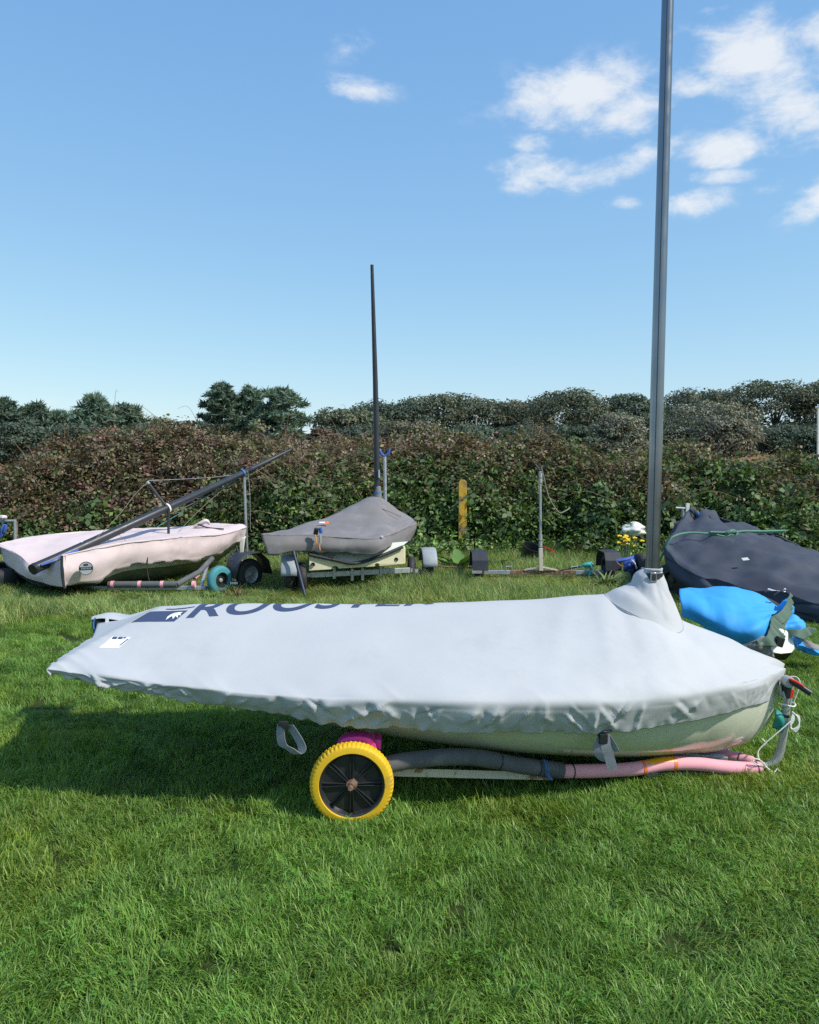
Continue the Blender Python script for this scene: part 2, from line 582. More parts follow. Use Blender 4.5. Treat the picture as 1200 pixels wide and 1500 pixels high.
M['blue_fabric'] = pm('royal_blue_fabric', (0.05, 0.11, 0.38), 0.7, var=0.2, vscale=9)
M['wood_post'] = pm('grey_weathered_wood', (0.27, 0.26, 0.23), 0.8, var=0.2, vscale=12)
M['bark'] = pm('dark_bark', (0.075, 0.062, 0.048), 0.9, var=0.35, vscale=7, bump=0.5, bscale=20)
M['cane'] = pm('dry_bramble_cane', (0.24, 0.165, 0.105), 0.8, var=0.35, vscale=3)
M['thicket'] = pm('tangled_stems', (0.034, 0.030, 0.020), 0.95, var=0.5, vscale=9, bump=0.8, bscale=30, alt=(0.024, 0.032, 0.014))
M['dark_navy'] = pm('dark_navy_paint', (0.018, 0.026, 0.065), 0.5)
M['petal'] = pm('yellow_petals', (0.78, 0.52, 0.02), 0.6, var=0.15, vscale=30)

# ---------------------------------------------------------------- ground
def ground_z(x, y):
    x, y = np.asarray(x, float), np.asarray(y, float)
    r = np.clip((y - 22) / 26, 0, 1)
    z = 2.2 * r * r * (3 - 2 * r) + np.clip(y - 48, 0, None) * 0.02
    return z + 0.012 * noise2(x * 0.9, y * 0.9, 3) * np.clip(y, 0, 4) / 4


def ground_mat():
    m = bpy.data.materials.new('turf_soil')
    m.use_nodes = True
    t = NT(m.node_tree)
    b = m.node_tree.nodes['Principled BSDF']
    g = t.n('ShaderNodeNewGeometry')
    s = t.n('ShaderNodeSeparateXYZ')
    t.link(g.outputs['Position'], s.inputs[0])
    n1 = t.noise(g.outputs['Position'], 2.0, 8, 0.7)
    c = t.mix(t.maprange(n1, 0.35, 0.65, 0, 1), (0.030, 0.042, 0.014), (0.055, 0.075, 0.020))
    far = t.mix(t.maprange(t.noise(g.outputs['Position'], 0.09, 5, 0.6), 0.42, 0.58, 0, 1), (0.10, 0.17, 0.035), (0.24, 0.15, 0.075))
    c = t.mix(t.maprange(s.outputs[1], 22, 34, 0, 1), c, far)
    t.link(c, b.inputs['Base Color'])
    b.inputs['Roughness'].default_value = 0.95
    b.inputs['Specular IOR Level'].default_value = 0.1
    bn = t.n('ShaderNodeBump')
    bn.inputs['Strength'].default_value = 0.6
    bn.inputs['Distance'].default_value = 0.05
    t.link(t.noise(g.outputs['Position'], 30, 6, 0.7), bn.inputs['Height'])
    t.link(bn.outputs[0], b.inputs['Normal'])
    return m


gx = np.concatenate((np.linspace(-900, -40, 14), np.linspace(-36, 36, 73), np.linspace(40, 900, 14)))
gy = np.concatenate((np.linspace(-600, -12, 12), np.linspace(-10, 60, 106), np.linspace(66, 1500, 24)))
GX, GY = np.meshgrid(gx, gy, indexing='ij')
gm = MB().grid(np.stack((GX, GY, ground_z(GX, GY)), -1))
tag(gm.build('ground', ground_mat(), org=(0, 0, 0), ang=180), kind='structure')


# ---------------------------------------------------------------- instancing (uncountable growth only)
def src_mesh(name, V, flat, lt, cols, mat):
    me = np_mesh(name, V, flat, lt)
    ca = me.color_attributes.new('Col', 'FLOAT_COLOR', 'POINT')
    c4 = np.concatenate((cols, np.ones((len(cols), 1))), 1).astype(np.float32)
    ca.data.foreach_set('color', c4.ravel())
    me.materials.append(mat)
    return me


def growth(name, pts, rot, scl, idx, meshes, parent=None, tint=None):
    coll = bpy.data.collections.new(name + '_sources')
    for k, me in enumerate(meshes):
        o = bpy.data.objects.new('%s_%02d' % (name, k), me)
        coll.objects.link(o)
    me = bpy.data.meshes.new(name)
    org = ORG[parent.name] if parent is not None else np.zeros(3)
    me.vertices.add(len(pts))
    me.vertices.foreach_set('co', (np.asarray(pts) - org).astype(np.float32).ravel())
    a = me.attributes.new('rot', 'FLOAT_VECTOR', 'POINT'); a.data.foreach_set('vector', np.asarray(rot, np.float32).ravel())
    a = me.attributes.new('scl', 'FLOAT_VECTOR', 'POINT'); a.data.foreach_set('vector', np.asarray(scl, np.float32).ravel())
    a = me.attributes.new('idx', 'INT', 'POINT'); a.data.foreach_set('value', np.asarray(idx, np.int32))
    o = bpy.data.objects.new(name, me)
    link(o, parent, org)
    o['kind'] = 'stuff'
    g = bpy.data.node_groups.new(name + '_nodes', 'GeometryNodeTree')
    g.interface.new_socket('Geometry', in_out='INPUT', socket_type='NodeSocketGeometry')
    g.interface.new_socket('Geometry', in_out='OUTPUT', socket_type='NodeSocketGeometry')
    n = g.nodes
    gi, go = n.new('NodeGroupInput'), n.new('NodeGroupOutput')
    ip = n.new('GeometryNodeInstanceOnPoints')
    ci = n.new('GeometryNodeCollectionInfo')
    ci.inputs['Collection'].default_value = coll
    ci.inputs['Separate Children'].default_value = True
    ci.inputs['Reset Children'].default_value = True

    def named(nm, typ):
        q = n.new('GeometryNodeInputNamedAttribute')
        q.data_type = typ
        q.inputs[0].default_value = nm
        return q.outputs[0]
    L = g.links.new
    L(gi.outputs[0], ip.inputs['Points'])
    L(ci.outputs[0], ip.inputs['Instance'])
    ip.inputs['Pick Instance'].default_value = True
    L(named('idx', 'INT'), ip.inputs['Instance Index'])
    L(named('rot', 'FLOAT_VECTOR'), ip.inputs['Rotation'])
    L(named('scl', 'FLOAT_VECTOR'), ip.inputs['Scale'])
    L(ip.outputs[0], go.inputs[0])
    md = o.modifiers.new('growth', 'NODES')
    md.node_group = g
    return o


def blades(n, size, lmin, lmax, wmin, wmax, lean, cols, seed, clover=0):
    """one tuft-patch of curved grass blades"""
    r = np.random.default_rng(seed)
    x = r.uniform(-size/2, size/2, n)
    y = r.uniform(-size/2, size/2, n)
    tuft = 0.5 + 0.5 * noise2(x * 14, y * 14, seed)
    L = (lmin + (lmax - lmin) * r.beta(2.0, 2.2, n)) * (0.7 + 0.6 * tuft)
    wd = r.uniform(wmin, wmax, n)
    th = np.pi * 2.2 * noise2(x * 5, y * 5, seed + 7) + r.normal(0, 0.9, n)
    face = th + np.pi/2 + r.normal(0, 0.5, n)
    ln = np.clip(lean * (0.4 + r.gamma(2.0, 0.35, n)), 0.05, 1.45)
    V, C = [], []
    K = 4
    bx, by = np.cos(th), np.sin(th)
    fx, fy = np.cos(face), np.sin(face)
    pal = np.array(cols)
    ci = r.integers(0, len(pal), n)
    base = pal[ci] * r.uniform(0.75, 1.25, (n, 1))
    px, py, pz = x.copy(), y.copy(), np.full(n, -0.006)
    ang = ln * 0.35
    for k in range(K):
        t = k / (K - 1)
        wk = wd * (1.0 - 0.15 * t) if k < K - 1 else wd * 0.06
        V.append(np.stack((px - fx*wk/2, py - fy*wk/2, pz), 1))
        V.append(np.stack((px + fx*wk/2, py + fy*wk/2, pz), 1))
        C.append(base); C.append(base)
        st = L / (K - 1)
        px = px + np.sin(ang) * bx * st
        py = py + np.sin(ang) * by * st
        pz = pz + np.cos(ang) * st
        ang = ang + ln * 0.55
    V = np.stack(V, 1)                     # n, 2K, 3
    C = np.stack(C, 1)
    o = np.arange(n)[:, None] * (2*K)
    q = []
    for k in range(K - 1):
        q.append(np.stack((o[:, 0] + 2*k, o[:, 0] + 2*k + 1, o[:, 0] + 2*k + 3, o[:, 0] + 2*k + 2), 1))
    q = np.concatenate(q)
    Vf, Cf, qf = V.reshape(-1, 3), C.reshape(-1, 3), q
    if clover:
        m = clover * 3
        cx, cy = r.normal(0, size/6, clover), r.normal(0, size/6, clover)
        cz = r.uniform(lmin * 0.9, lmax * 0.8, clover)
        vs, qs, cs = [], [], []
        off = len(Vf)
        for i in range(clover):
            a0 = r.uniform(0, 6.28)
            for j in range(3):
                a = a0 + j * 2.09
                s = r.uniform(0.010, 0.016)
                d = np.array((math.cos(a), math.sin(a), r.uniform(-0.2, 0.3)))
                e = np.array((-math.sin(a), math.cos(a), 0))
                c0 = np.array((cx[i], cy[i], cz[i]))
                vs += [c0, c0 + d*s*0.6 + e*s*0.5, c0 + d*s*1.15, c0 + d*s*0.6 - e*s*0.5]
                qs.append([off, off+1, off+2, off+3]); off += 4
                cs += [np.array((0.75, 1.0, 0.7)) * r.uniform(0.85, 1.15)] * 4
        Vf = np.concatenate((Vf, np.array(vs)))
        Cf = np.concatenate((Cf, np.array(cs)))
        qf = np.concatenate((qf, np.array(qs)))
    return Vf, qf.ravel(), np.full(len(qf), 4), Cf


lawn_m = leafmat('lawn_blade', base=(0.168, 0.292, 0.058), trans=0.34, rough=0.42, wscale=0.75, alt=(1.35, 1.02, 0.72), altlo=0.48, althi=0.68)
long_m = leafmat('long_grass_blade', base=(0.215, 0.31, 0.10), trans=0.34, rough=0.5, wscale=0.5, alt=(1.35, 1.05, 0.85), altlo=0.45, althi=0.7)
pal_l = [(0.85, 0.95, 0.8), (1, 1, 1), (0.7, 0.85, 0.75), (1.15, 1.1, 0.9), (0.9, 1.05, 0.9), (1.0, 1.0, 1.0), (1.5, 1.25, 1.3)]
pal_h = [(0.75, 0.95, 0.75), (0.9, 1, 0.8), (1.1, 1.0, 1.0), (1.5, 1.15, 1.2), (2.0, 1.4, 1.9), (0.65, 0.85, 0.7)]
lawn = [src_mesh('lawn_patch', *blades(1350, 0.42, 0.030, 0.082, 0.0022, 0.0042, 0.95, pal_l, 20 + k, clover=(0, 0, 14, 0, 0, 6)[k]), lawn_m) for k in range(6)]
tall = [src_mesh('tall_patch', *blades(420, 0.5, 0.10, 0.30, 0.003, 0.0055, 0.8, pal_h, 40 + k), long_m) for k in range(4)]


def swap(q):            # (V, flat, lt, C) order for src_mesh
    return q


def scatter(x0, x1, y0, y1, step, keep):
    xs = np.arange(x0, x1, step)
    ys = np.arange(y0, y1, step)
    X, Y = np.meshgrid(xs, ys)
    X = X.ravel() + rng.uniform(-step/2, step/2, X.size)
    Y = Y.ravel() + rng.uniform(-step/2, step/2, Y.size)
    k = keep(X, Y)
    return X[k], Y[k]


def put_grass(name, X, Y, meshes, hs, label, cat):
    n = len(X)
    pts = np.stack((X, Y, ground_z(X, Y)), 1)
    rot = np.stack((rng.normal(0, 0.05, n), rng.normal(0, 0.05, n), rng.uniform(0, 6.28, n)), 1)
    s = rng.uniform(0.85, 1.15, n)
    scl = np.stack((s, s, hs * rng.uniform(0.85, 1.15, n)), 1)
    o = growth(name, pts, rot, scl, rng.integers(0, len(meshes), n), meshes)
    tag(o, label, cat)
    return o


LONG_Y = lambda x: 8.35 + 0.25 * np.sin(x * 1.7) + 0.9 * np.clip((x - 2.3) / 1.5, 0, 1)     # where mowing stops
inview = lambda X, Y: np.abs(X) < 0.54 * Y + 1.7
X, Y = scatter(-4.6, 4.6, 1.4, 5.2, 0.235, inview)
X2, Y2 = scatter(-7.2, 7.2, 5.2, 10.2, 0.30, lambda a, b: inview(a, b) & (b < LONG_Y(a) + 0.3))
X, Y = np.concatenate((X, X2)), np.concatenate((Y, Y2))
hs = 1.06 + 0.26 * noise2(X * 0.8, Y * 0.8, 5) + 0.26 * noise2(X * 2.6, Y * 2.6, 6)
put_grass('lawn_grass', X, Y, lawn, hs, 'short green mown grass all round the covered grey dinghy', 'grass')
X, Y = scatter(-11, 11, 8.0, 19.5, 0.34, lambda a, b: (np.abs(a) < 0.54 * b + 2.4) & (b > LONG_Y(a)))
hs = np.clip(0.78 + 0.35 * noise2(X * 0.7, Y * 0.7, 8) + 0.045 * np.clip(Y - 9, 0, 8), 0.3, 1.4)
hs *= 1 - 0.52 * np.exp(-((Y - 11.45) / 0.75) ** 2) * (X > 0.6) * (X < 3.4)
hs *= 1 - 0.5 * np.exp(-((Y - 10.1) / 0.9) ** 2) * (X < -0.3)
put_grass('long_grass', X, Y, tall, hs, 'long unmown pale green grass around the parked trailers', 'grass')


# ---------------------------------------------------------------- leaves for hedge and trees
def leaf_cloud(C, Nrm, size, asp, seed, cols, jit=0.7, fold=0.0):
    """one quad leaf at each centre; returns mesh arrays"""
    r = np.random.default_rng(seed)
    n = len(C)
    N = Nrm + r.normal(0, jit, (n, 3))
    N /= np.linalg.norm(N, axis=1)[:, None] + 1e-9
    T = np.cross(N, r.normal(0, 1, (n, 3)))
    T /= np.linalg.norm(T, axis=1)[:, None] + 1e-9
    B = np.cross(N, T)
    s = size * r.uniform(0.6, 1.4, (n, 1))
    a = T * s * 0.5
    b = B * s * 0.5 * asp
    V = np.stack((C - a, C - b * 0.9 + N * s * fold, C + a, C + b * 0.9 + N * s * fold), 1).reshape(-1, 3)
    q = np.arange(n * 4)
    pal = np.array(cols)
    cc = pal[r.integers(0, len(pal), n)] * r.uniform(0.75, 1.25, (n, 1))
    return V, q, np.full(n, 4), np.repeat(cc, 4, 0)


def sprig(seed, nleaf, R, ls, cols):
    """a leafy bramble sprig: groups of three leaflets round a little bent stem"""
    r = np.random.default_rng(seed)
    C, N = [], []
    for i in range(nleaf):
        c = r.normal(0, 1, 3) * R * np.array((1, 1, 0.6))
        up = unit(np.array((0, 0, 1.0)) + r.normal(0, 0.45, 3))
        t = unit(np.cross(up, r.normal(0, 1, 3)))
        b = np.cross(up, t)
        for j in range(3):
            a = j * 2.1 + 0.3
            C.append(c + (t * math.cos(a) + b * math.sin(a)) * ls * 0.62)
            N.append(up)
    return leaf_cloud(np.array(C), np.array(N), ls, 0.75, seed, cols, 0.25, 0.12)


bram_m = leafmat('bramble_leaf', base=(1, 1, 1), trans=0.22, rough=0.5, wscale=0.8, alt=(0.9, 0.8, 0.75), altlo=0.5, althi=0.75, spec=0.3)
greens = [(0.112, 0.183, 0.059), (0.088, 0.147, 0.053), (0.159, 0.230, 0.071), (0.071, 0.118, 0.050)]
olives = [(0.147, 0.151, 0.071), (0.189, 0.177, 0.088), (0.112, 0.127, 0.061), (0.236, 0.212, 0.118)]
browns = [(0.195, 0.127, 0.088), (0.147, 0.099, 0.073), (0.260, 0.183, 0.124), (0.118, 0.078, 0.061), (0.206, 0.100, 0.080)]
tans = [(0.378, 0.289, 0.183), (0.260, 0.195, 0.130), (0.201, 0.153, 0.106)]
fresh = [(0.165, 0.277, 0.065), (0.224, 0.330, 0.088), (0.118, 0.212, 0.053)]
SPR = []
for k, (pal, nl, ls) in enumerate([(greens, 6, .095), (greens, 7, .085), (olives, 6, .08), (olives, 7, .07), (browns, 6, .07), (browns, 7, .06), (tans, 6, .06), (fresh, 6, .09), (fresh, 7, .07)]):
    SPR.append(src_mesh('bramble_sprig', *sprig(100 + k, nl, 0.10, ls, pal), bram_m))


def hedge_top(x):
    px = 600 + x / 16.3 * F
    ytop = sp([-200, -60, 0, 40, 80, 140, 200, 260, 330, 400, 470, 540, 620, 700, 760, 850, 930, 1000, 1050, 1095, 1130, 1180, 1300, 1500],
              [712, 700, 694, 676, 656, 640, 637, 630, 637, 642, 646, 636, 640, 643, 632, 640, 648, 643, 650, 672, 676, 664, 655, 650], px)
    return CH - (ytop - 680) / F * 16.3 - 0.30


def hedge_pt(x, b):
    """b 0..1 from the foot of the front face over the top to the back"""
    top = hedge_top(x)
    yb = 14.6 + 0.35 * noise2(x * 0.45, x * 0.0, 21) + 0.15 * noise2(x * 1.4, 0 * x, 22) - 0.5 * np.clip((x - 4.0) / 3, 0, 1)
    Y = yb + 1.75 * np.interp(b, [0, .18, .45, .62, .8, 1.0], [0, 0.02, 0.45, 1.05, 2.0, 2.5])
    Z = top * np.interp(b, [0, .18, .45, .62, .8, 1.0], [0.0, 0.33, 0.80, 1.0, 0.93, 0.55])
    n = np.stack((np.zeros_like(x), np.interp(b, [0, .3, .6, 1], [-1, -.85, -.25, .6]), np.interp(b, [0, .3, .6, 1], [.15, .5, .95, .8])), -1)
    bul = 0.42 * noise3(np.stack((x * 1.1, b * 3.2 + 0 * x, 0 * x + 2.5), -1)) + 0.14 * noise3(np.stack((x * 2.6, b * 7 + 0 * x, 0 * x + 7.5), -1))
    p = np.stack((x, Y, Z), -1) + n * bul[..., None]
    return p, n


def make_hedge():
    t = thing('bramble_hedge', (0, 15.5, 0), 'long bramble thicket with browning top and green foot behind the boats', 'hedge')
    xs = np.linspace(-10.5, 10.5, 150)
    bs = np.linspace(0, 1, 26)
    XX, BB = np.meshgrid(xs, bs, indexing='ij')
    p, n = hedge_pt(XX, BB)
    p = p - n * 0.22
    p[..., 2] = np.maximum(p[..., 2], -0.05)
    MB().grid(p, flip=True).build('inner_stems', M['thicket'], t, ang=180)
    N = 30000
    x = rng.uniform(-10.2, 10.2, N)
    b = rng.beta(1.1, 1.5, N)
    p, n = hedge_pt(x, b)
    p = p + n * (rng.normal(-0.05, 0.10, N) + (rng.uniform(0, 1, N) < 0.05) * rng.uniform(0, 0.38, N))[:, None] + rng.normal(0, 0.05, (N, 3))
    k = p[:, 2] > 0.02
    x, b, p, n = x[k], b[k], p[k], n[k]
    N = len(x)
    g = noise3(p * 0.9) * 0.55 + noise3(p * 2.3 + 40) * 0.35
    h = p[:, 2] / hedge_top(x)
    brown = 1.35 * (h - 0.42) + 0.32 * np.clip((-1.0 - x) / 2, -0.75, 1) + g + rng.normal(0, 0.22, N) - 0.1
    brown = brown - 0.25 * np.clip((x - 4) / 2, 0, 1)
    idx = np.where(brown < -0.35, rng.choice([0, 1, 7, 8], N, p=[.4, .3, .15, .15]),
          np.where(brown < 0.05, rng.choice([0, 1, 2, 3, 8], N, p=[.3, .25, .2, .2, .05]),
          np.where(brown < 0.45, rng.choice([1, 2, 3, 4, 5], N, p=[.15, .3, .25, .2, .1]),
                   rng.choice([2, 3, 4, 5, 6], N, p=[.18, .17, .27, .25, .13]))))
    rot = np.stack((rng.normal(0, .5, N) + 0.5 * (b < .5), rng.normal(0, .5, N), rng.uniform(0, 6.28, N)), 1)
    s = rng.uniform(0.7, 1.25, N)
    growth('foliage', p, rot, np.stack((s, s, s), 1), idx, SPR, t)
    # weeds and young shoots at its foot
    n2 = 5200
    x = rng.uniform(-10, 10, n2)
    y = rng.uniform(13.1, 14.9, n2) - 0.5 * np.clip((x - 4.0) / 3, 0, 1)
    hh = np.clip(0.10 + 0.42 * (y - 13.1) / 1.8 + 0.30 * noise2(x * 0.9, y * 0.9, 91), 0.03, 0.9)
    keep = noise2(x * 0.7, y * 0.7, 92) + (y - 13.6) * 0.7 > -0.1
    x, y, hh = x[keep], y[keep], hh[keep]
    n2 = len(x)
    p2 = np.stack((x, y, hh * rng.uniform(0.15, 1.0, n2)), 1)
    s2 = rng.uniform(0.6, 1.1, n2)
    growth('foot_weeds', p2, np.stack((rng.normal(.2, .4, n2), rng.normal(0, .4, n2), rng.uniform(0, 6.28, n2)), 1), np.stack((s2, s2, s2), 1), rng.choice([0, 1, 7, 8, 8, 2], n2), SPR, t)
    # bare arching canes
    mb = MB()
    for i in range(150):
        if i < 60:
            x0 = rng.uniform(-2.7, -0.4)
        else:
            x0 = rng.uniform(-9, 9)
        bb = rng.uniform(0.15, 0.6)
        p0, n0 = hedge_pt(np.array([x0]), np.array([bb]))
        p0, n0 = p0[0], n0[0]
        a = rng.uniform(-1, 1) * 1.2
        Ls = rng.uniform(0.5, 1.5)
        d = np.array((math.sin(a), -0.15, abs(math.cos(a)) * rng.uniform(0.3, 1.0)))
        s1 = p0 + n0 * 0.10
        path = [s1, s1 + d * Ls * .4 + n0 * .10, s1 + d * Ls * .75 + n0 * .12 + np.array((0, 0, -.03)), s1 + d * Ls * 0.95 + n0 * .05 + np.array((math.sin(a) * .25, 0, -.16 * Ls))]
        mb.tube(path, [0.006, 0.004, 0.002], 5, False, 4)
    o = mb.build('canes', M['cane'], t)
    o['kind'] = 'stuff'
    return t


make_hedge()


# ---------------------------------------------------------------- trees
far_leaf = leafmat('woodland_leaf', base=(1, 1, 1), trans=0.2, rough=0.6, wscale=0.25, alt=(1.15, 1.0, 0.85), altlo=0.5, althi=0.75, spec=0.25)


def leaf_obj(name, V, q, lt, C, parent):
    me = src_mesh(name, V - ORG[parent.name], q, lt, C, far_leaf)
    o = bpy.data.objects.new(name, me)
    link(o, parent, ORG[parent.name])
    return o


def broad_tree(px, ytop, Yd, wpx, label, seed, pal, name='broadleaf_tree', lobes=36, leaf=0.17, nl=420, flat=0.8, low=-0.12, group='woodland trees behind the brambles', cat='tree', jit=0.6):
    r = np.random.default_rng(seed)
    x = (px - 600) / F * Yd
    zb = float(ground_z(x, Yd))
    top = P(px, ytop, Yd)[2]
    h = top - zb
    rx = wpx / F * Yd / 2
    t = thing(name, (x, Yd, zb), label, cat, group)
    lean = r.normal(0, 0.05) * h
    mb = MB().tube([(x, Yd, zb - .1), (x + lean*.4, Yd, zb + h*.3), (x + lean, Yd, zb + h*.7)], [h*.045, h*.03, h*.012], 7, True, 4)
    cz = zb + h * (1 + low) / 2
    rz = h * (1 - low) / 2
    C, N, S = [], [], []
    gold = r.uniform(0, 6.28)
    for i in range(lobes):
        u = 1 - 2 * (i + 0.5) / lobes
        u = max(-0.75, u)
        a = gold + i * 2.39996
        rr = math.sqrt(max(0, 1 - u*u))
        k = r.uniform(0.62, 0.9)
        c = np.array((x + lean + rx * k * rr * math.cos(a), Yd + rx * 0.85 * k * rr * math.sin(a), cz + rz * k * np.sign(u) * abs(u)**flat))
        R = rx * r.uniform(0.26, 0.44)
        Rz = min(R * r.uniform(.6, .85), rz * .6)
        if c[2] + Rz > top: c[2] = top - Rz * r.uniform(.9, 1.15)
        if i % 3 == 0:
            mb.tube([(x + lean*.4, Yd, zb + h*.3), (np.array((x + lean, Yd, cz)) + c) / 2, c], [h*.018, h*.01, h*.004], 5, False, 3)
        n = int(nl * r.uniform(.8, 1.2))
        d = r.normal(0, 1, (n, 3)); d /= np.linalg.norm(d, axis=1)[:, None]
        d[:, 2] = np.where(d[:, 2] < -0.3, -d[:, 2], d[:, 2])
        rad = r.uniform(0.6, 1.08, (n, 1)) * (1 + 0.18 * noise3(d * 2.5 + i * 7))[:, None]
        C.append(c + d * rad * np.array((R, R, Rz)))
        N.append(d + np.array((0, 0, .35)))
    V, q, lt, cc = leaf_cloud(np.concatenate(C), np.concatenate(N), leaf, 0.7, seed, pal, jit, 0.1)
    mb.build('trunk', M['bark'], t)
    leaf_obj('crown', V, q, lt, cc, t)
    return t


def pine_tree(px, ytop, Yd, wpx, label, seed, pal, name='pine_tree', cone=0.6, dens=1.0, group=None, low=0.1):
    """irregular conifer: whorls of boughs ending in needle tufts"""
    r = np.random.default_rng(seed)
    x = (px - 600) / F * Yd
    zb = float(ground_z(x, Yd))
    h = P(px, ytop, Yd)[2] - zb
    rx = wpx / F * Yd / 2
    t = thing(name, (x, Yd, zb), label, 'tree', group)
    mb = MB().tube([(x, Yd, zb - .1), (x, Yd, zb + h*.5), (x, Yd, zb + h*.97)], [h*.035, h*.02, h*.004], 7, True, 4)
    C, N = [], []
    nb = int(46 * dens)
    for i in range(nb):
        f = low + (1 - low) * (i + r.uniform(0, 1)) / nb
        a = i * 2.39996 + r.normal(0, .3)
        prof = (1 - f) ** cone * (0.55 + 0.45 * min(1, f / 0.3))
        ln = rx * max(0.10, prof) * r.uniform(0.45, 1.25)
        z0 = zb + h * f * 0.93
        tip = np.array((x + math.cos(a) * ln, Yd + math.sin(a) * ln, z0 + ln * r.uniform(.1, .4)))
        tip[2] = min(tip[2], zb + h * r.uniform(.94, 1.0))
        mb.tube([(x, Yd, z0), (x + math.cos(a)*ln*.5, Yd + math.sin(a)*ln*.5, z0 + ln*.03), tip], [h*.008, h*.005, h*.002], 4, False, 3)
        for s in np.linspace(0.42, 1.0, 5):
            c = np.array((x, Yd, z0)) * (1 - s) + tip * s + r.normal(0, .05, 3) * rx
            n = int(46 * dens)
            d = r.normal(0, 1, (n, 3)); d /= np.linalg.norm(d, axis=1)[:, None]
            d[:, 2] = np.abs(d[:, 2]) * 0.8 - 0.15
            C.append(c + d * r.uniform(.15, 1.0, (n, 1)) * rx * 0.17)
            N.append(d)
    d = np.concatenate(N)
    C = np.concatenate(C)
    # needle sprays: long narrow faces pointing outwards
    n = len(C)
    T = d + r.normal(0, .45, (n, 3)); T /= np.linalg.norm(T, axis=1)[:, None]
    B = np.cross(T, r.normal(0, 1, (n, 3))); B /= np.linalg.norm(B, axis=1)[:, None] + 1e-9
    s = rx * 0.15 * r.uniform(.6, 1.4, (n, 1))
    V = np.stack((C - T*s*.5, C + B*s*.16, C + T*s*.9, C - B*s*.16), 1).reshape(-1, 3)
    cc = np.array(pal)[r.integers(0, len(pal), n)] * r.uniform(.75, 1.25, (n, 1))
    mb.build('trunk', M['bark'], t)
    leaf_obj('crown', V, np.arange(n*4), np.full(n, 4), np.repeat(cc, 4, 0), t)
    return t


oak = [(0.129, 0.159, 0.103), (0.106, 0.133, 0.092), (0.155, 0.178, 0.113), (0.140, 0.147, 0.108)]  # far leaf tones greyed and lifted, distant haze put into the colour
oak2 = [(0.170, 0.168, 0.117), (0.133, 0.143, 0.103), (0.196, 0.177, 0.129)]
holm = [(0.184, 0.191, 0.149), (0.149, 0.161, 0.127), (0.214, 0.209, 0.161)]
dkgr = [(0.095, 0.132, 0.098), (0.077, 0.112, 0.087), (0.116, 0.151, 0.103)]
pin = [(0.131, 0.194, 0.150), (0.111, 0.168, 0.134), (0.159, 0.216, 0.152)]
brw = [(0.230, 0.172, 0.127), (0.196, 0.144, 0.115)]
WOOD = [  # px, ytop, depth, width px, palette, label
    (512, 598, 52, 96, oak, 'low rounded oak at the end of the wood beside the pines'),
    (572, 588, 56, 110, dkgr, 'dark oak behind the tall thin mast of the grey covered boat'),
    (640, 578, 58, 120, oak, 'broad domed oak between the thin mast and the far lamp post'),
    (718, 584, 57, 110, oak, 'wide oak behind the thin far lamp post'),
    (770, 588, 60, 90, oak2, 'smaller olive oak between two domed oaks'),
    (822, 571, 54, 124, oak, 'tall domed oak rising between the far lamp post and the big mast'),
    (880, 592, 58, 80, oak2, 'lower olive oak beside the tall domed oak near the big mast'),
    (928, 577, 55, 86, dkgr, 'dark tall oak touching the big grey mast'),
    (984, 596, 58, 70, dkgr, 'small dark oak between the big mast and the umbrella shaped oak'),
    (1040, 569, 60, 130, oak, 'spreading umbrella shaped oak above the grey shrubs'),
    (1132, 557, 56, 130, oak, 'tall oak with sky gaps between the umbrella oak and white pole'),
    (1205, 557, 55, 120, oak, 'tall oak directly behind the white pole'),
    (1285, 562, 56, 120, oak2, 'tall olive oak past the white pole'),
]
for k, (px, yt, Yd, wp, pal, lb) in enumerate(WOOD):
    broad_tree(px, yt, Yd, wp * 1.12, lb, 300 + k, pal, flat=0.7)
SHR = [
    (1048, 588, 47, 122, holm, 'large smooth domed grey green shrub under the umbrella oak'),
    (1062, 608, 44, 92, holm, 'round olive grey shrub in front of the domed shrub'),
    (902, 606, 46, 84, holm, 'rounded grey olive shrub beside the big mast, under the lower oak'),
    (1150, 622, 48, 110, dkgr, 'dark evergreen shrub below the tallest oak'),
    (1225, 618, 47, 90, dkgr, 'dark evergreen shrub beside the white pole'),
    (1010, 628, 48, 74, dkgr, 'low dark shrub between the big mast and the domed grey shrub'),
    (600, 616, 45, 80, oak2, 'low olive shrub above the brambles behind the thin mast'),
    (540, 622, 47, 90, dkgr, 'low dark shrub at the foot of the wood by the thin mast'),
    (690, 622, 47, 90, dkgr, 'low dark shrub under the far lamp post'),
    (760, 624, 47, 90, dkgr, 'low dark shrub between the lamp post and the domed oak'),
    (835, 622, 46, 90, dkgr, 'low dark shrub under the domed oak'),
    (475, 628, 44, 50, brw, 'small russet bush between the pines and the wood'),
]
for k, (px, yt, Yd, wp, pal, lb) in enumerate(SHR):
    broad_tree(px, yt, Yd, wp * 1.08, lb, 400 + k, pal, name='rounded_shrub', lobes=24, leaf=0.14, nl=420, flat=.9, low=-0.15, group='shrubs along the edge of the wood', cat='shrub')
PIN = [
    (326, 559, 40, 54, 'tall dark pine of three, the one nearest the low domed bush', .45),
    (368, 568, 41, 56, 'middle pine with loose boughs between two others', .5),
    (412, 568, 39, 66, 'bushy rounded pine nearest the russet bush', .38),
]
for k, (px, yt, Yd, wp, lb, cn) in enumerate(PIN):
    pine_tree(px, yt, Yd, wp * 1.5, lb, 500 + k, pin, cone=cn, dens=1.25, group='three pines together')
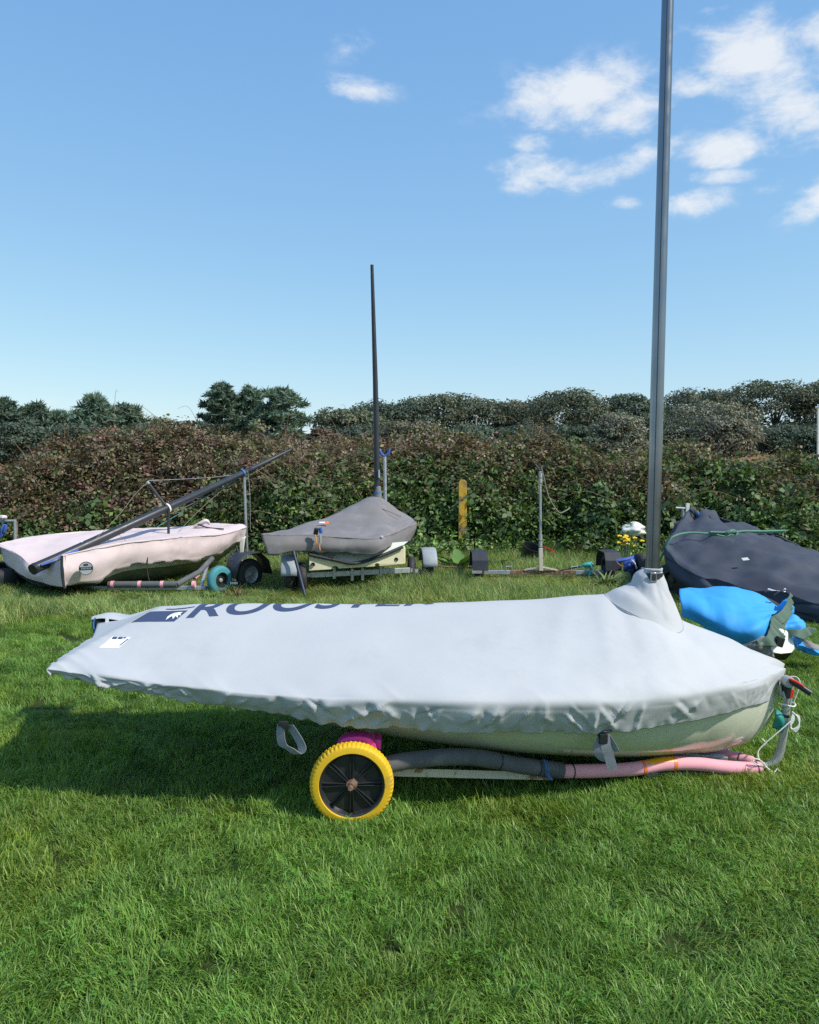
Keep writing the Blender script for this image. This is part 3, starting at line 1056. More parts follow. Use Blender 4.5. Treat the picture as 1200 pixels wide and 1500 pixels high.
LFT = [
    (8, 586, 42, 70, 'pointed conifer farthest from the three pines', .7),
    (52, 594, 43, 66, 'slim conifer beside the pointed one farthest from the pines', .7),
    (88, 606, 45, 70, 'low dark conifer between two pointed ones', .5),
    (142, 579, 42, 74, 'conifer with a bare pointed leader beside bushy trees', .75),
    (186, 598, 44, 70, 'rounded dark conifer next to the low domed bush', .4),
]
for k, (px, yt, Yd, wp, lb, cn) in enumerate(LFT):
    pine_tree(px, yt, Yd, wp * 1.5, lb, 520 + k, pin, name='conifer_tree', cone=cn, dens=1.15, group='conifers behind the bramble end')
for k, (px, yt, wp, pal, lb) in enumerate([(250, 614, 96, oak, 'low domed green bush between conifers and pines'), (30, 620, 100, dkgr, 'dark bush under the conifers at the bramble end'),
                                         (120, 618, 100, dkgr, 'dark spreading bush under the pointed leader conifer'), (-45, 600, 100, oak, 'leafy bush past the conifers'), (200, 620, 90, dkgr, 'dark bush under the rounded conifer'),
                                         (385, 612, 90, dkgr, 'dark undergrowth bush beneath the three pines')]):
    broad_tree(px, yt, 40, wp, lb, 540 + k, pal, name='bush', lobes=20, leaf=0.14, nl=340, low=-0.1, group='bushes behind the bramble end', cat='bush')
# far poles
mb = MB().tube([P(697.5, 690, 50), P(697.5, 608, 50)], 0.06, 8).tube([P(694, 609, 50), P(700, 611, 49.8)], 0.07, 8)
tag(mb.build('lamp_post', M['wood_post']), 'thin grey lamp post rising from the wood between domed oaks', 'post')
mb = MB().tube([P(1198, 700, 40), P(1198.5, 596, 40)], 0.05, 8).tube([P(1195, 597, 40), P(1204, 596, 39.8)], 0.06, 8)
tag(mb.build('white_pole', M['white_hull']), 'slim white pole with short top arm before the dark shrubs', 'pole')

# ---------------------------------------------------------------- the near dinghy
CY = 4.40
XS = [-1.72, -1.08, -0.6, 0.0, 0.3, 0.9, 1.2, 1.5, 1.75, 1.92, 2.03]
HB = [0.575, 0.675, 0.725, 0.765, 0.765, 0.69, 0.60, 0.46, 0.30, 0.15, 0.03]
SH = [0.685, 0.635, 0.605, 0.592, 0.588, 0.568, 0.560, 0.555, 0.552, 0.55, 0.545]
DR = [0.03, 0.080, 0.115, 0.150, 0.165, 0.172, 0.168, 0.158, 0.15, 0.145, 0.14]
RX = [-1.72, -1.357, -0.4, 0.4, 1.0, 1.17, 1.28, 1.42, 1.67, 1.88, 2.03]
RZ = [0.877, 0.877, 0.884, 0.908, 0.942, 0.950, 0.912, 0.832, 0.730, 0.640, 0.550]
KX = [-1.75, -1.0, 0.0, 0.8, 1.4, 1.72, 1.90, 1.98, 2.015]
KZ = [0.52, 0.410, 0.225, 0.125, 0.092, 0.105, 0.18, 0.30, 0.46]
hb = lambda x: sp(XS, HB, x)
sh = lambda x: sp(XS, SH, x)

dinghy = thing('sailing_dinghy', (0.2, CY, 0), 'cream hulled sailing dinghy with tall dark mast under a pale grey cover', 'dinghy')
# hull
hx = np.concatenate((np.linspace(-1.74, 1.5, 60), np.linspace(1.53, 2.015, 34)))
sec = np.linspace(-math.pi/2, math.pi/2, 41)
H = np.zeros((len(hx), len(sec), 3))
for i, x in enumerate(hx):
    b = max(0.004, float(hb(min(x, 2.02)) * 0.985 - np.interp(x, [-1.7, -0.8, 0.3, 1.2], [.17, .16, .145, .10]) * np.clip((2.02 - x) / 0.5, 0.12, 1)))
    s0 = float(sh(x)) - 0.015
    k = float(sp(KX, KZ, x))
    e = 2.0 / np.interp(x, [-1.7, -0.6, 0.4, 1.4, 2.0], [2.1, 2.3, 2.5, 2.2, 1.7])
    yy = np.sign(sec) * np.abs(np.sin(sec)) ** e * b
    zz = s0 - (s0 - k) * np.abs(np.cos(sec)) ** e
    H[i] = np.stack((np.full_like(yy, x), CY + yy, zz), 1)
mb = MB().grid(H, flip=True)
mb.F.append(tuple(range(len(sec)))[::-1])
mb.build('hull', M['gelcoat'], dinghy, ang=50)

# mast
m0, m1 = P(955, 860, 4.38), P(978.3, 0, 4.40)
mtop = m0 + (m1 - m0) * 1.55
mp_ = np.linspace(0, 1, 30)[:, None] * (mtop - m0) + m0
rr = np.interp(np.linspace(0, 1, 30), [0, .62, 1], [0.0375, 0.031, 0.024])
mb = MB()
# an aluminium section: rounded oval with a sail track groove on its after face
a = np.linspace(0, 2*np.pi, 28, endpoint=False)
ring = np.stack((1.0 * np.cos(a), 0.92 * np.sin(a), 0*a), 1)
grv = (np.abs(((a - math.radians(232)) + np.pi) % (2*np.pi) - np.pi) < 0.16)
ring[grv] *= 0.93
A = mp_[:, None, :] + ring[None] * rr[:, None, None]
mb.grid(A, closed_v=True)
mast = mb.build('mast', M['mast'], dinghy, ang=35)
gpath = mp_ + np.array((math.cos(math.radians(252)), 0.92 * math.sin(math.radians(252)), 0)) * rr[:, None]
MB().tube(gpath, 0.0028, 6).build('sail_track', M['mastdark'], mast)

# ---------------- the cover
cover_t = thing('boat_cover', (0.2, CY, 0.5), 'pale grey fitted boat cover with navy lettering, elastic hem and mast collar', 'boat cover')
NU = 400
ux = np.concatenate((np.linspace(-1.72, 1.7, 330), np.linspace(1.703, 2.03, NU - 330)))
skn = np.linspace(1, 0, 30)[:-1]           # near skirt, hem to edge
tau = np.concatenate((np.linspace(-1, -0.9, 8), np.linspace(-0.88, 0.88, 74), np.linspace(0.9, 1, 6)))
skf = np.linspace(0, 1, 16)[1:]
NR = len(skn) + len(tau) + len(skf)


def ridge_z(x):
    return sp(RX, RZ, x)


def top_pt(x, ta):
    """the cover's top surface at station x, -1 near edge .. 1 far edge"""
    x, ta = np.broadcast_arrays(np.asarray(x, float), np.asarray(ta, float))
    b, s0, hr = hb(x), sh(x), ridge_z(x) - sh(x)
    across = 1 - (np.sqrt(ta**2 + 0.004) - 0.063) / 0.939
    across = across ** (1.0 + 0.10 * np.clip((1.2 - x), 0, 1))
    hip = np.clip((x + 1.72) / 0.363, 0, 1.3)
    f = -np.log(np.exp(-across * 26) + np.exp(-hip * 26)) / 26
    f = np.clip(f, 0, None)
    bulge = 0.018 * np.sin(np.pi * np.clip(1 - np.abs(ta), 0, 1))
    z = s0 + hr * f + bulge * np.clip(hip, 0, 1) * np.clip((1.9 - x) / 0.5, 0, 1)
    skew = np.interp(ta, [-1, 0.2, 1], [0.0, -0.05, -0.19]) * np.clip((-1.1 - x) / 0.62, 0, 1) ** 2
    return np.stack((x + skew, CY + b * ta, z), -1)


A = np.zeros((NU, NR, 3))
i0 = len(skn)
XX, TT = np.meshgrid(ux, tau, indexing='ij')
A[:, i0:i0 + len(tau)] = top_pt(XX, TT)
inset = 0.066
for side, hs_, off in ((-1, skn, 0), (1, skf, i0 + len(tau))):
    e = top_pt(ux, np.full(NU, float(side)))
    dr = sp(XS, DR, ux)
    for j, hh in enumerate(hs_):
        q = e.copy()
        q[:, 2] -= dr * hh
        q[:, 1] -= side * inset * hh ** 1.3 * np.clip(hb(ux) / 0.3, 0.15, 1) * np.clip(dr / .1, .2, 1)
        q[:, 0] -= 0.035 * hh * np.clip((ux - 1.85) / 0.18, 0, 1)
        A[:, off + j] = q
# round the edge line
for _ in range(16):
    B = A.copy()
    B[:, 1:-1] = 0.5 * A[:, 1:-1] + 0.25 * (A[:, :-2] + A[:, 2:])
    sl_ = np.zeros(NR); sl_[i0-9:i0+9] = 1; sl_[i0+len(tau)-6:i0+len(tau)+6] = 1
    A = A * (1 - sl_[None, :, None]) + B * sl_[None, :, None]
N0 = normals(A)
if N0[200, i0 + 40, 2] < 0: N0 = -N0
S = np.broadcast_to(ux[:, None], (NU, NR))
hgt = np.zeros(NR); hgt[:i0] = skn; hgt[i0+len(tau):] = skf
tt = np.zeros(NR); tt[:i0] = -1; tt[i0:i0+len(tau)] = tau; tt[i0+len(tau):] = 1
HG = np.broadcast_to(hgt, (NU, NR)); TA = np.broadcast_to(tt, (NU, NR))
# skirt: slack diagonal folds pulled between the hem ties, then the gathered elastic edge
env = np.clip(HG * 3.2, 0, 1) ** 0.8 * np.clip((S + 1.72) / 0.25, 0.1, 1)
hh_ = HG * 0.13
fr_ = np.random.default_rng(404)
folds = 0.016 * noise2(S * 3.1, HG * 0.8, 31) + 0.006 * noise2(S * 8.0 + HG, HG * 1.3, 32)
for k in range(120):
    s0 = fr_.uniform(-1.75, 2.0)
    run = fr_.normal(0, 0.13)
    wd_ = fr_.uniform(0.007, 0.022)
    am_ = fr_.uniform(0.006, 0.019) * fr_.choice([1, 1, -0.8])
    h0, h1 = fr_.uniform(-0.1, 0.5), fr_.uniform(0.55, 1.15)
    d_ = (S - (s0 + run * HG)) / wd_
    folds = folds + am_ * np.exp(-np.abs(d_) ** 1.4) * np.clip((HG - h0) * 4, 0, 1) * np.clip((h1 - HG) * 4, 0, 1)
bowf = 1 - 0.68 * np.clip((S - 0.85) / 0.5, 0, 1)
disp = env * np.clip(0.003 + folds * bowf, -0.016, 0.035)
ruf = np.clip((HG - 0.72) / 0.28, 0, 1)
disp += ruf * bowf * (0.0022 * np.sin(S * 97 + 5 * noise2(S * 7, S * 0, 40)) + 0.011 * noise2(S * 30, HG * 2, 41))
# top: broad slack folds and drag lines from the mast collar to the gunwale
inside = 1 - np.clip(HG * 4, 0, 1)
disp += inside * (0.010 * noise2(S * 1.1, TA * 1.6, 51) + 0.005 * noise2(S * 3.0, TA * 2.5, 52))
edge = np.exp(-((TA + 1) / 0.16) ** 2) * inside
disp += edge * (0.010 * noise2(S * 5, TA * 4, 53) + 0.006 * (0.3 - np.abs(noise2(S * 9 + TA * 6, TA * 3, 54))))
for (xa, xb, am, wd) in ((1.02, 0.96, 0.007, 0.05), (1.12, 1.12, -0.009, 0.05), (1.22, 1.36, 0.007, 0.05), (0.86, 0.62, 0.004, 0.06), (1.36, 1.62, -0.008, 0.05)):
    lx = xa + (xb - xa) * np.clip(-TA, 0, 1)
    disp += inside * am * np.exp(-((S - lx) / wd) ** 2) * np.clip(1.05 + TA, 0, 1) ** 0.5 * np.clip(-TA * 6, 0, 1)
cr = np.clip((S - 1.38) / 0.1, 0, 1) * inside
disp += cr * 0.055 * crumple(S, TA * 0.5, 9, 4, 1.3, 4.0, 0.4) * 0.45
crest = np.exp(-(TA / 0.10) ** 2) * inside
disp += crest * 0.010 * noise2(S * 4.5, TA * 2, 57)
stern = np.exp(-((S + 1.72) / 0.22) ** 2) * (TA < 0.2)
disp += stern * 0.012 * (0.35 - np.abs(noise2(S * 9 + TA * 7, TA * 4, 55)))
A = A + N0 * disp[..., None]
A[:, :, 2] += (ruf * bowf * 0.008 * noise2(S * 26, S * 0, 60))
# transom end folds down
nd = 8
end = []
for k in range(nd, 0, -1):
    e = A[0].copy()
    f = k / nd
    e[:, 2] = e[:, 2] - 0.030 * f * (1 - np.clip(hgt, 0, 1))
    e[:, 0] += 0.02 * f ** 1.5
    end.append(e)
A = np.concatenate((np.array(end), A))
cvr = MB().grid(A, flip=True).build('cover_cloth', M['cover'], cover_t, ang=180, solid=0.002)

# where the photo's marks lie on the cloth
top = A[nd:, i0:i0 + len(tau)]
near = np.stack([crv(top[i, :60], 3) for i in range(0, NU, 1)])
near = np.stack([crv(near[::2, j], 4) for j in range(near.shape[1])], 1)
nn = normals(near)
if nn[300, 60, 2] < 0: nn = -nn
npx = proj(near).reshape(-1, 2)
nfl, nnf = near.reshape(-1, 3), nn.reshape(-1, 3)


def on_cover(pts, off=0.003):
    out = []
    for p in np.asarray(pts, float):
        d = ((npx - p) ** 2).sum(1)
        k = int(d.argmin())
        i, j = divmod(k, near.shape[1])
        i, j = min(max(i, 1), near.shape[0] - 2), min(max(j, 1), near.shape[1] - 2)
        k = i * near.shape[1] + j
        ku, kv = k + near.shape[1], k + 1
        J = np.stack((npx[ku] - npx[k], npx[kv] - npx[k]), 1)
        try:
            f = np.clip(np.linalg.solve(J, p - npx[k]), -1.5, 1.5)
        except np.linalg.LinAlgError:
            f = (0, 0)
        out.append(nfl[k] + f[0] * (nfl[ku] - nfl[k]) + f[1] * (nfl[kv] - nfl[k]) + nnf[k] * off)
    return np.array(out)


def decal_poly(name, poly, mat, parent, off=0.003, cuts=0):
    bm = bmesh.new()
    vs = [bm.verts.new((p[0], p[1], 0)) for p in poly]
    bm.faces.new(vs)
    bmesh.ops.triangulate(bm, faces=bm.faces[:])
    for _ in range(cuts):
        long = [e for e in bm.edges if e.calc_length() > 7]
        if not long: break
        bmesh.ops.subdivide_edges(bm, edges=long, cuts=1)
        bmesh.ops.triangulate(bm, faces=bm.faces[:])
    v = on_cover([(q.co.x, q.co.y) for q in bm.verts], off)
    f = [[q.index for q in fc.verts] for fc in (bm.verts.index_update() or bm.faces)]
    bm.free()
    return MB().add(v, f).build(name, mat, parent, ang=180)


topn = normals(top)
if topn[200, 40, 2] < 0: topn = -topn


def sfc(x, ta, off=0.003):
    """point on the cover's top at station x, -1 near edge .. 1 far edge"""
    fi = np.interp(x, ux, np.arange(NU)); fj = np.interp(ta, tau, np.arange(len(tau)))
    i, j = min(int(fi), NU - 2), min(int(fj), len(tau) - 2); fi -= i; fj -= j
    w4 = ((1-fi)*(1-fj), fi*(1-fj), (1-fi)*fj, fi*fj)
    q = w4[0]*top[i, j] + w4[1]*top[i+1, j] + w4[2]*top[i, j+1] + w4[3]*top[i+1, j+1]
    nv = w4[0]*topn[i, j] + w4[1]*topn[i+1, j] + w4[2]*topn[i, j+1] + w4[3]*topn[i+1, j+1]
    return q + nv * off


def print_on(name, poly, mat, parent, off=0.003):
    bm = bmesh.new()
    bm.faces.new([bm.verts.new((p[0], p[1], 0)) for p in poly])
    bmesh.ops.triangulate(bm, faces=bm.faces[:])
    for _ in range(5):
        long = [e for e in bm.edges if e.calc_length() > 0.016]
        if not long: break
        bmesh.ops.subdivide_edges(bm, edges=long, cuts=1)
        bmesh.ops.triangulate(bm, faces=bm.faces[:])
    bm.verts.index_update()
    mb = MB().add([sfc(v.co.x, v.co.y, off) for v in bm.verts], [[q.index for q in fc.verts] for fc in bm.faces])
    bm.free()
    return mb.build(name, mat, parent, ang=180)


print_on('printed_panel', [(-1.440, -0.290), (-1.222, -0.275), (-1.178, -0.115), (-1.375, -0.125)], M['navy_print'], cover_t)
print_on('printed_emblem', [(-1.268, -0.262), (-1.268, -0.216), (-1.258, -0.185), (-1.242, -0.161), (-1.222, -0.148), (-1.198, -0.148), (-1.208, -0.170), (-1.200, -0.198), (-1.216, -0.187), (-1.212, -0.231), (-1.228, -0.203), (-1.234, -0.249), (-1.244, -0.205), (-1.254, -0.220)], M['white_print'], cover_t, 0.0055)
print_on('printed_emblem_line', [(-1.30, -.090), (-1.26, -.100), (-1.20, -.090), (-1.15, -.066), (-1.15, -.056), (-1.20, -.074), (-1.26, -.084), (-1.295, -.078)], M['navy_print'], cover_t, 0.0045)
# lettering: a bold line of text laid along the crest and over it
tcu = bpy.data.curves.new('lettering', 'FONT')
tcu.body = 'ROOSTER'
tcu.size = 1.0
tcu.offset = 0.022
tcu.shear = 0.25
tcu.space_character = 1.06
tob = bpy.data.objects.new('lettering', tcu)
COL.objects.link(tob)
bpy.context.view_layer.update()
tme = bpy.data.meshes.new_from_object(tob.evaluated_get(bpy.context.evaluated_depsgraph_get()))
bpy.data.objects.remove(tob)
bm = bmesh.new()
bm.from_mesh(tme)
bmesh.ops.triangulate(bm, faces=bm.faces[:])
for _ in range(4):
    long = [e for e in bm.edges if e.calc_length() > 0.09]
    if not long: break
    bmesh.ops.subdivide_edges(bm, edges=long, cuts=1)
    bmesh.ops.triangulate(bm, faces=bm.faces[:])
tw = max(v.co.x for v in bm.verts)
grid_s = np.repeat(ux[:, None], len(tau), 1)
bm.verts.index_update()
tv = []
for v in bm.verts:
    x = -1.185 + v.co.x / tw * 1.32
    tv.append(sfc(x, np.interp(x, [-1.185, -0.45, 0.2], [-0.225, -0.075, 0.0]) + v.co.y * 0.36))
MB().add(np.array(tv), [[q.index for q in fc.verts] for fc in bm.faces]).build('lettering', M['navy_print'], cover_t, ang=180)
bm.free()
# sewn label near the stern
lab = decal_poly('sewn_label', [(145, 949.5), (174, 950), (184, 942), (192, 934), (165, 933), (155, 942)], M['white_print'], cover_t, cuts=4)
for q in ([(164, 937), (171, 937), (173, 934), (166, 934)], [(172.5, 937), (179, 937), (181, 934.2), (174.5, 934.2)], [(180, 936), (184, 936), (186, 934.4), (182.5, 934.4)], [(175, 946.5), (177, 946.5), (189, 937), (187.2, 937)]):
    d_ = decal_poly('label_print', q, M['navy_print'], lab, off=0.0055, cuts=2)
# seams
for pl in ([(500, 893), (498.5, 960), (497, 1000), (496, 1030)], [(995, 912), (1012, 940), (1030, 968), (1047, 990)]):
    c = crv(np.array(pl, float), 14)
    MB().tube(on_cover(c, 0.0005), 0.0014, 5).build('seam', M['seam'], cover_t)

# mast collar
mc = np.array((m0[0], m0[1]))
rows = 40
seg = 96
colr = np.zeros((rows, seg, 3))
ang_ = np.linspace(0, 2*np.pi, seg, endpoint=False)
ztop = P(953, 834, 4.37)[2]
for i in range(rows):
    f = i / (rows - 1)                 # 0 base .. 1 top
    axis_x = m0[0] + (mtop - m0)[0] / (mtop - m0)[2] * (ztop * f + 0.9 * (1 - f) - m0[2])
    k = (1 - f)
    ex = 0.044 + 0.105 * k ** 1.05
    ey = 0.044 + 0.150 * k ** 1.25
    x = axis_x + 0.012 * k + ex * np.cos(ang_) * np.where(np.cos(ang_) > 0, 1.02, 1.30 + 0.5 * k * k)
    y = mc[1] + ey * np.sin(ang_)
    bx_ = axis_x + 0.012 + (0.044 + 0.105) * np.cos(ang_) * np.where(np.cos(ang_) > 0, 1.02, 1.8)
    by_ = mc[1] + (0.044 + 0.150) * np.sin(ang_)
    zb_ = top_pt(bx_, np.clip((by_ - CY) / hb(bx_), -1, 1))[..., 2] - 0.008
    z = zb_ * (1 - f) + ztop * f
    colr[i] = np.stack((x, y, z), 1)
cn = normals(np.concatenate((colr, colr[:, :1]), 1))[:, :-1]
if (cn[20, 0, 0]) < 0: cn = -cn
fr = np.linspace(0, 1, rows)[:, None]
am = np.sin(np.pi * np.clip(fr, 0, 1)) ** 0.7
aa = ang_[None]
w1 = np.sin(2.3 * aa - 7.5 * fr + 1.1 + 1.2 * np.sin(aa))
w2 = np.sin(3.0 * np.sin(aa * 0.5) * 2 - 6 * fr + 0.6)
fl = 0.011 * np.sign(w1) * np.abs(w1) ** 0.8 + 0.012 * (np.abs(w2) - 0.5)
lefty = np.clip(0.35 - np.cos(aa), 0.25, 1)
colr = colr + cn * (am * fl * lefty + 0.004 * am * noise2(aa * 4, fr * 7, 70))[..., None]
collar = MB().grid(colr, closed_v=True, flip=False).build('mast_collar', M['cover'], cover_t, ang=180, solid=0.002)
bpts = [colr[1, j] + np.array((0, 0, 0.004)) for j in range(seg)] + [colr[1, 0] + np.array((0, 0, .004))]
MB().tube(bpts, 0.0025, 5, False).build('seam', M['seam'], cover_t)
zc = ztop - 0.035
cx_ = m0[0] + (mtop - m0)[0] / (mtop - m0)[2] * (zc - m0[2])
MB().lathe([(0.052, -0.019), (0.061, -0.019), (0.061, 0.019), (0.052, 0.019)], (cx_ - .004, mc[1], zc), (0.02, 0, 1), 40, closed=True).build('collar_strap', M['black_web'], collar)
bk = MB().box((cx_ - 0.012, mc[1] - 0.066, zc), (0.034, 0.010, 0.050))
bk.build('buckle', M['steel'], collar, bevel=0.003, smooth=False)
MB().box((cx_ - 0.012, mc[1] - 0.0725, zc), (0.018, 0.006, 0.034)).build('buckle_bar', M['black_web'], collar, smooth=False)
MB().lathe([(0.046, -0.006), (0.055, -0.004), (0.056, 0.004), (0.047, 0.007)], (cx_ + .001, mc[1], zc + 0.036), (0.02, 0, 1), 40, closed=True,
           wob=lambda t, p: 0.003 * math.sin(5 * t)).build('collar_rim', M['cover'], collar)


def ribbon(path, width, wdir, name, mat, parent, th=0.0025, smooth=8):
    c = crv(np.array(path, float), smooth)
    wdir = unit(wdir)
    g = np.stack((c - wdir * width / 2, c + wdir * width / 2), 1)
    return MB().grid(g).build(name, mat, parent, smooth=False, solid=th)


# tie-down straps hanging from the hem
a0 = P(418, 1056, 3.66)
st = thing('hem_strap', a0, 'looped pale grey webbing strap hanging at the hem near the yellow wheel', 'strap', 'webbing straps on the cover hem')
ribbon([P(412, 1060, 3.66), P(411, 1076, 3.655), P(414, 1091, 3.65), P(424, 1097, 3.64), P(437, 1105, 3.64), P(443, 1096, 3.64), P(436, 1080, 3.65), P(424, 1062, 3.66)], 0.044, (0.9, -0.4, 0.2), 'webbing', M['webbing'], st)
MB().box(P(415, 1060, 3.652), (0.045, 0.018, 0.022)).build('buckle', M['rim_black'], st, bevel=0.003, smooth=False)
MB().box(P(419, 1064, 3.648), (0.030, 0.012, 0.022)).build('clip', M['rim_black'], st, bevel=0.002, smooth=False)
st = thing('hem_strap', P(886, 1074, 3.78), 'long dark grey webbing strap ends hanging by the cream hull side', 'strap', 'webbing straps on the cover hem')
ribbon([P(884, 1076, 3.775), P(876, 1090, 3.77), P(875, 1102, 3.765), P(884, 1113, 3.76), P(896, 1117, 3.755)], 0.040, (0.9, -0.35, 0.15), 'webbing', M['webbing'], st)
ribbon([P(886, 1076, 3.77), P(888, 1094, 3.755), P(893, 1110, 3.75), P(898, 1128, 3.745)], 0.046, (0.95, -0.2, 0.2), 'webbing', M['webbing'], st)
ribbon([P(890, 1077, 3.775), P(897, 1088, 3.765), P(904, 1101, 3.76)], 0.024, (0.8, -0.4, 0.4), 'webbing', M['webbing'], st)
MB().box(P(884, 1082, 3.765), (0.040, 0.018, 0.050)).build('buckle', M['rim_black'], st, bevel=0.004, smooth=False)
MB().tube([P(876, 1078, 3.77), P(884, 1072, 3.76), P(896, 1070, 3.77)], 0.006, 6).build('tie', M['black_web'], st)

# black panel and pale flap at the far stern corner
q = thing('transom_panel', P(160, 915, 4.95), 'black panel under a pale flap at the far stern corner', 'bag')
Cc = [[(136, 904, 4.98), (150, 902, 4.98), (168, 902.5, 5.0), (188, 903, 5.0), (215, 897, 5.0)], [(135, 914, 4.97), (150, 913, 4.95), (168, 914, 4.95), (190, 916, 4.95), (215, 914, 4.95)],
      [(137, 928, 4.97), (150, 927, 4.95), (168, 927, 4.95), (190, 927, 4.95), (215, 925, 4.95)]]
MB().grid(surf(Cc, 4, 4)).build('black_panel', M['rim_black'], q, ang=180, solid=0.01)
Cc = [[(133, 908, 4.90), (150, 906, 4.9), (168, 908, 4.9), (185, 910, 4.9), (205, 907, 4.9)], [(135, 903.5, 5.0), (150, 900, 5.0), (160, 899, 5.0), (185, 902.5, 5.0), (222, 893, 5.0)], [(140, 905, 5.2), (155, 899, 5.2), (170, 898, 5.2), (195, 901, 5.2), (230, 891, 5.2)]]
MB().grid(surf(Cc, 5, 5)).build('flap', M['cover'], q, ang=180, solid=0.003)
ribbon([P(157, 906, 4.88), P(156.5, 916, 4.88), P(155, 926, 4.88)], 0.02, (1, 0, 0), 'strap', M['white_print'], q)
MB().tube([P(140, 905, 4.87), P(137, 912, 4.87), P(138, 922, 4.87), P(142, 927, 4.87)], 0.005, 6, True, 5).build('cord', M['blue_cord'], q)

# ---------------------------------------------------------------- launching trolley
def wheel(parent, c, axis, R, wd, tyre, rim, name='wheel', hub=None, tread=0, spokes=0, rim_r=0.62, hubmat=None):
    c = np.array(c, float)
    axis = unit(axis)
    w0 = bpy.data.objects.new(name, None)
    w0.empty_display_size = 0.05
    link(w0, parent, c)
    r0 = R * rim_r
    prof = []
    for k in range(13):
        a = math.pi * (k / 12) - math.pi / 2
        prof.append((r0 + (R - r0) * max(0, math.cos(a)) ** 0.55, wd / 2 * math.sin(a) * (1.0 if abs(math.sin(a)) < .95 else .96)))
    prof += [(r0 * 0.985, wd * .40), (r0 * 0.985, -wd * .40)]
    wob = None
    if tread:
        def wob(t, p):
            out = np.zeros(len(p))
            m = p[:, 0] > R - 0.22 * (R - r0)
            sgn = np.where(p[:, 1] > 0, 0.5, 0.0)
            out[m] = (np.where(((t * tread / (2 * math.pi)) + sgn[m]) % 1.0 < 0.5, 1, -1)) * R * 0.008
            return out
    MB().lathe(prof, c, axis, max(64, tread * 8), True, wob=wob).build('tyre', tyre, w0, ang=32 if tread else 50)
    rp = [(0.0, wd*.10), (r0*.2, wd*.12), (r0*.86, wd*.05), (r0*.93, wd*.30), (r0*1.0, wd*.38), (r0*1.0, -wd*.38), (r0*.93, -wd*.30), (r0*.86, -wd*.05), (r0*.2, -wd*.12), (0, -wd*.10)]
    rm = MB().lathe(rp, c, axis, 56).build('rim', rim, w0, ang=30)
    ref = np.array((0, 0, 1.0))
    X = unit(ref - axis * np.dot(ref, axis)); Y = np.cross(axis, X)
    for k in range(spokes):
        for s in (-1, 1):
            for dd in (-0.07, 0.07):
                a = 2 * math.pi * (k + .5 * 0) / spokes
                d0 = math.cos(a + dd * 2.4) * X + math.sin(a + dd * 2.4) * Y
                d1 = math.cos(a + dd) * X + math.sin(a + dd) * Y
                p0 = c + d0 * r0 * .16 + axis * s * wd * .16
                p1 = c + d1 * r0 * .91 + axis * s * wd * .11
                MB().bar(p0, p1, R * 0.022, wd * 0.22, axis).build('spoke', rim, rm, smooth=False, bevel=0.0015)
    hm = hubmat or rim
    MB().lathe([(0, wd*.34), (R*.055, wd*.34), (R*.06, wd*.30), (R*.13, wd*.28), (R*.14, wd*.16), (R*.14, -wd*.16), (R*.13, -wd*.28), (R*.055, -wd*.34), (0, -wd*.34)], c, axis, 24).build('hub', hm, w0, ang=30)
    return w0


trol = thing('launching_trolley', (0.6, 4.35, 0), 'rusty launching trolley with yellow tyres and pink and grey foam sleeves', 'trolley')
wc = P(515.5, 1157, 3.69); wc[2] = 0.186
wheel(trol, wc, (0.06, -1, 0.0), 0.192, 0.085, M['yellow_tyre'], M['rim_black'], tread=58, spokes=8, rim_r=0.79, hubmat=M['rust'])
wheel(trol, (wc[0] + .03, 5.05, 0.186), (0.06, -1, 0.0), 0.192, 0.085, M['yellow_tyre'], M['rim_black'], tread=58, spokes=8, rim_r=0.79, hubmat=M['rust'])
MB().tube([wc + np.array((0, -0.045, 0)), (wc[0] + .03, 5.09, 0.186)], 0.014, 12).build('axle', M['rust'], trol)
MB().lathe([(0, .012), (.011, .012), (.013, 0), (.011, -.012), (0, -.012)], wc + np.array((-.003, -.058, 0)), (.06, -1, 0), 6).build('axle_nut', M['rust'], trol, ang=20)
# side rails in foam sleeves
for nm, pts, r, mt in (
    ('foam_sleeve', [P(556, 1122, 3.76), P(600, 1114, 3.79), P(650, 1109, 3.83), P(700, 1110, 3.88), P(760, 1121, 3.96), P(800, 1126, 4.02), P(823, 1129, 4.05)], 0.040, M['foam_grey']),
    ('foam_sleeve', [P(824, 1130, 4.05), P(880, 1129, 4.10), P(930, 1126, 4.14), P(975, 1119, 4.18), P(1020, 1119, 4.21), P(1065, 1124, 4.24), P(1098, 1129, 4.26), P(1113, 1132, 4.27)], 0.0345, M['foam_pink']),
    ('foam_sleeve', [P(960, 1092, 4.62), P(1000, 1096, 4.56), P(1040, 1102, 4.48), P(1080, 1111, 4.40), P(1104, 1118, 4.34)], 0.034, M['foam_pink']),
):
    pts = np.array(pts); pts[:, 2] = np.maximum(pts[:, 2], r + 0.004)
    c_ = crv(pts, 8)
    rr_ = r * (1 + 0.035 * noise2(np.arange(len(c_)) * .35, 0 * np.arange(len(c_)), 81)); rr_[-1] *= .93; rr_[0] *= .95
    o = MB().tube(c_, rr_, 20, True).build(nm, mt, trol, ang=50)
    if nm == 'foam_sleeve' and mt is M['foam_pink'] and pts[0][1] < 4.2: pink_s = o; pink_c = c_
    if mt is M['foam_grey']: grey_s = o; grey_c = c_
    if mt is M['foam_pink'] and pts[0][1] > 4.2: pink_f = o; pinkf_c = c_


def band(c, f, r, wd, mat, parent, name):
    i = int(f * (len(c) - 1)); i = min(max(i, 1), len(c) - 2)
    d = unit(c[i+1] - c[i-1])
    MB().lathe([(r, -wd/2), (r+.0018, -wd/2), (r+.0018, wd/2), (r, wd/2)], c[i], d, 24, True).build(name, mat, parent, ang=30)


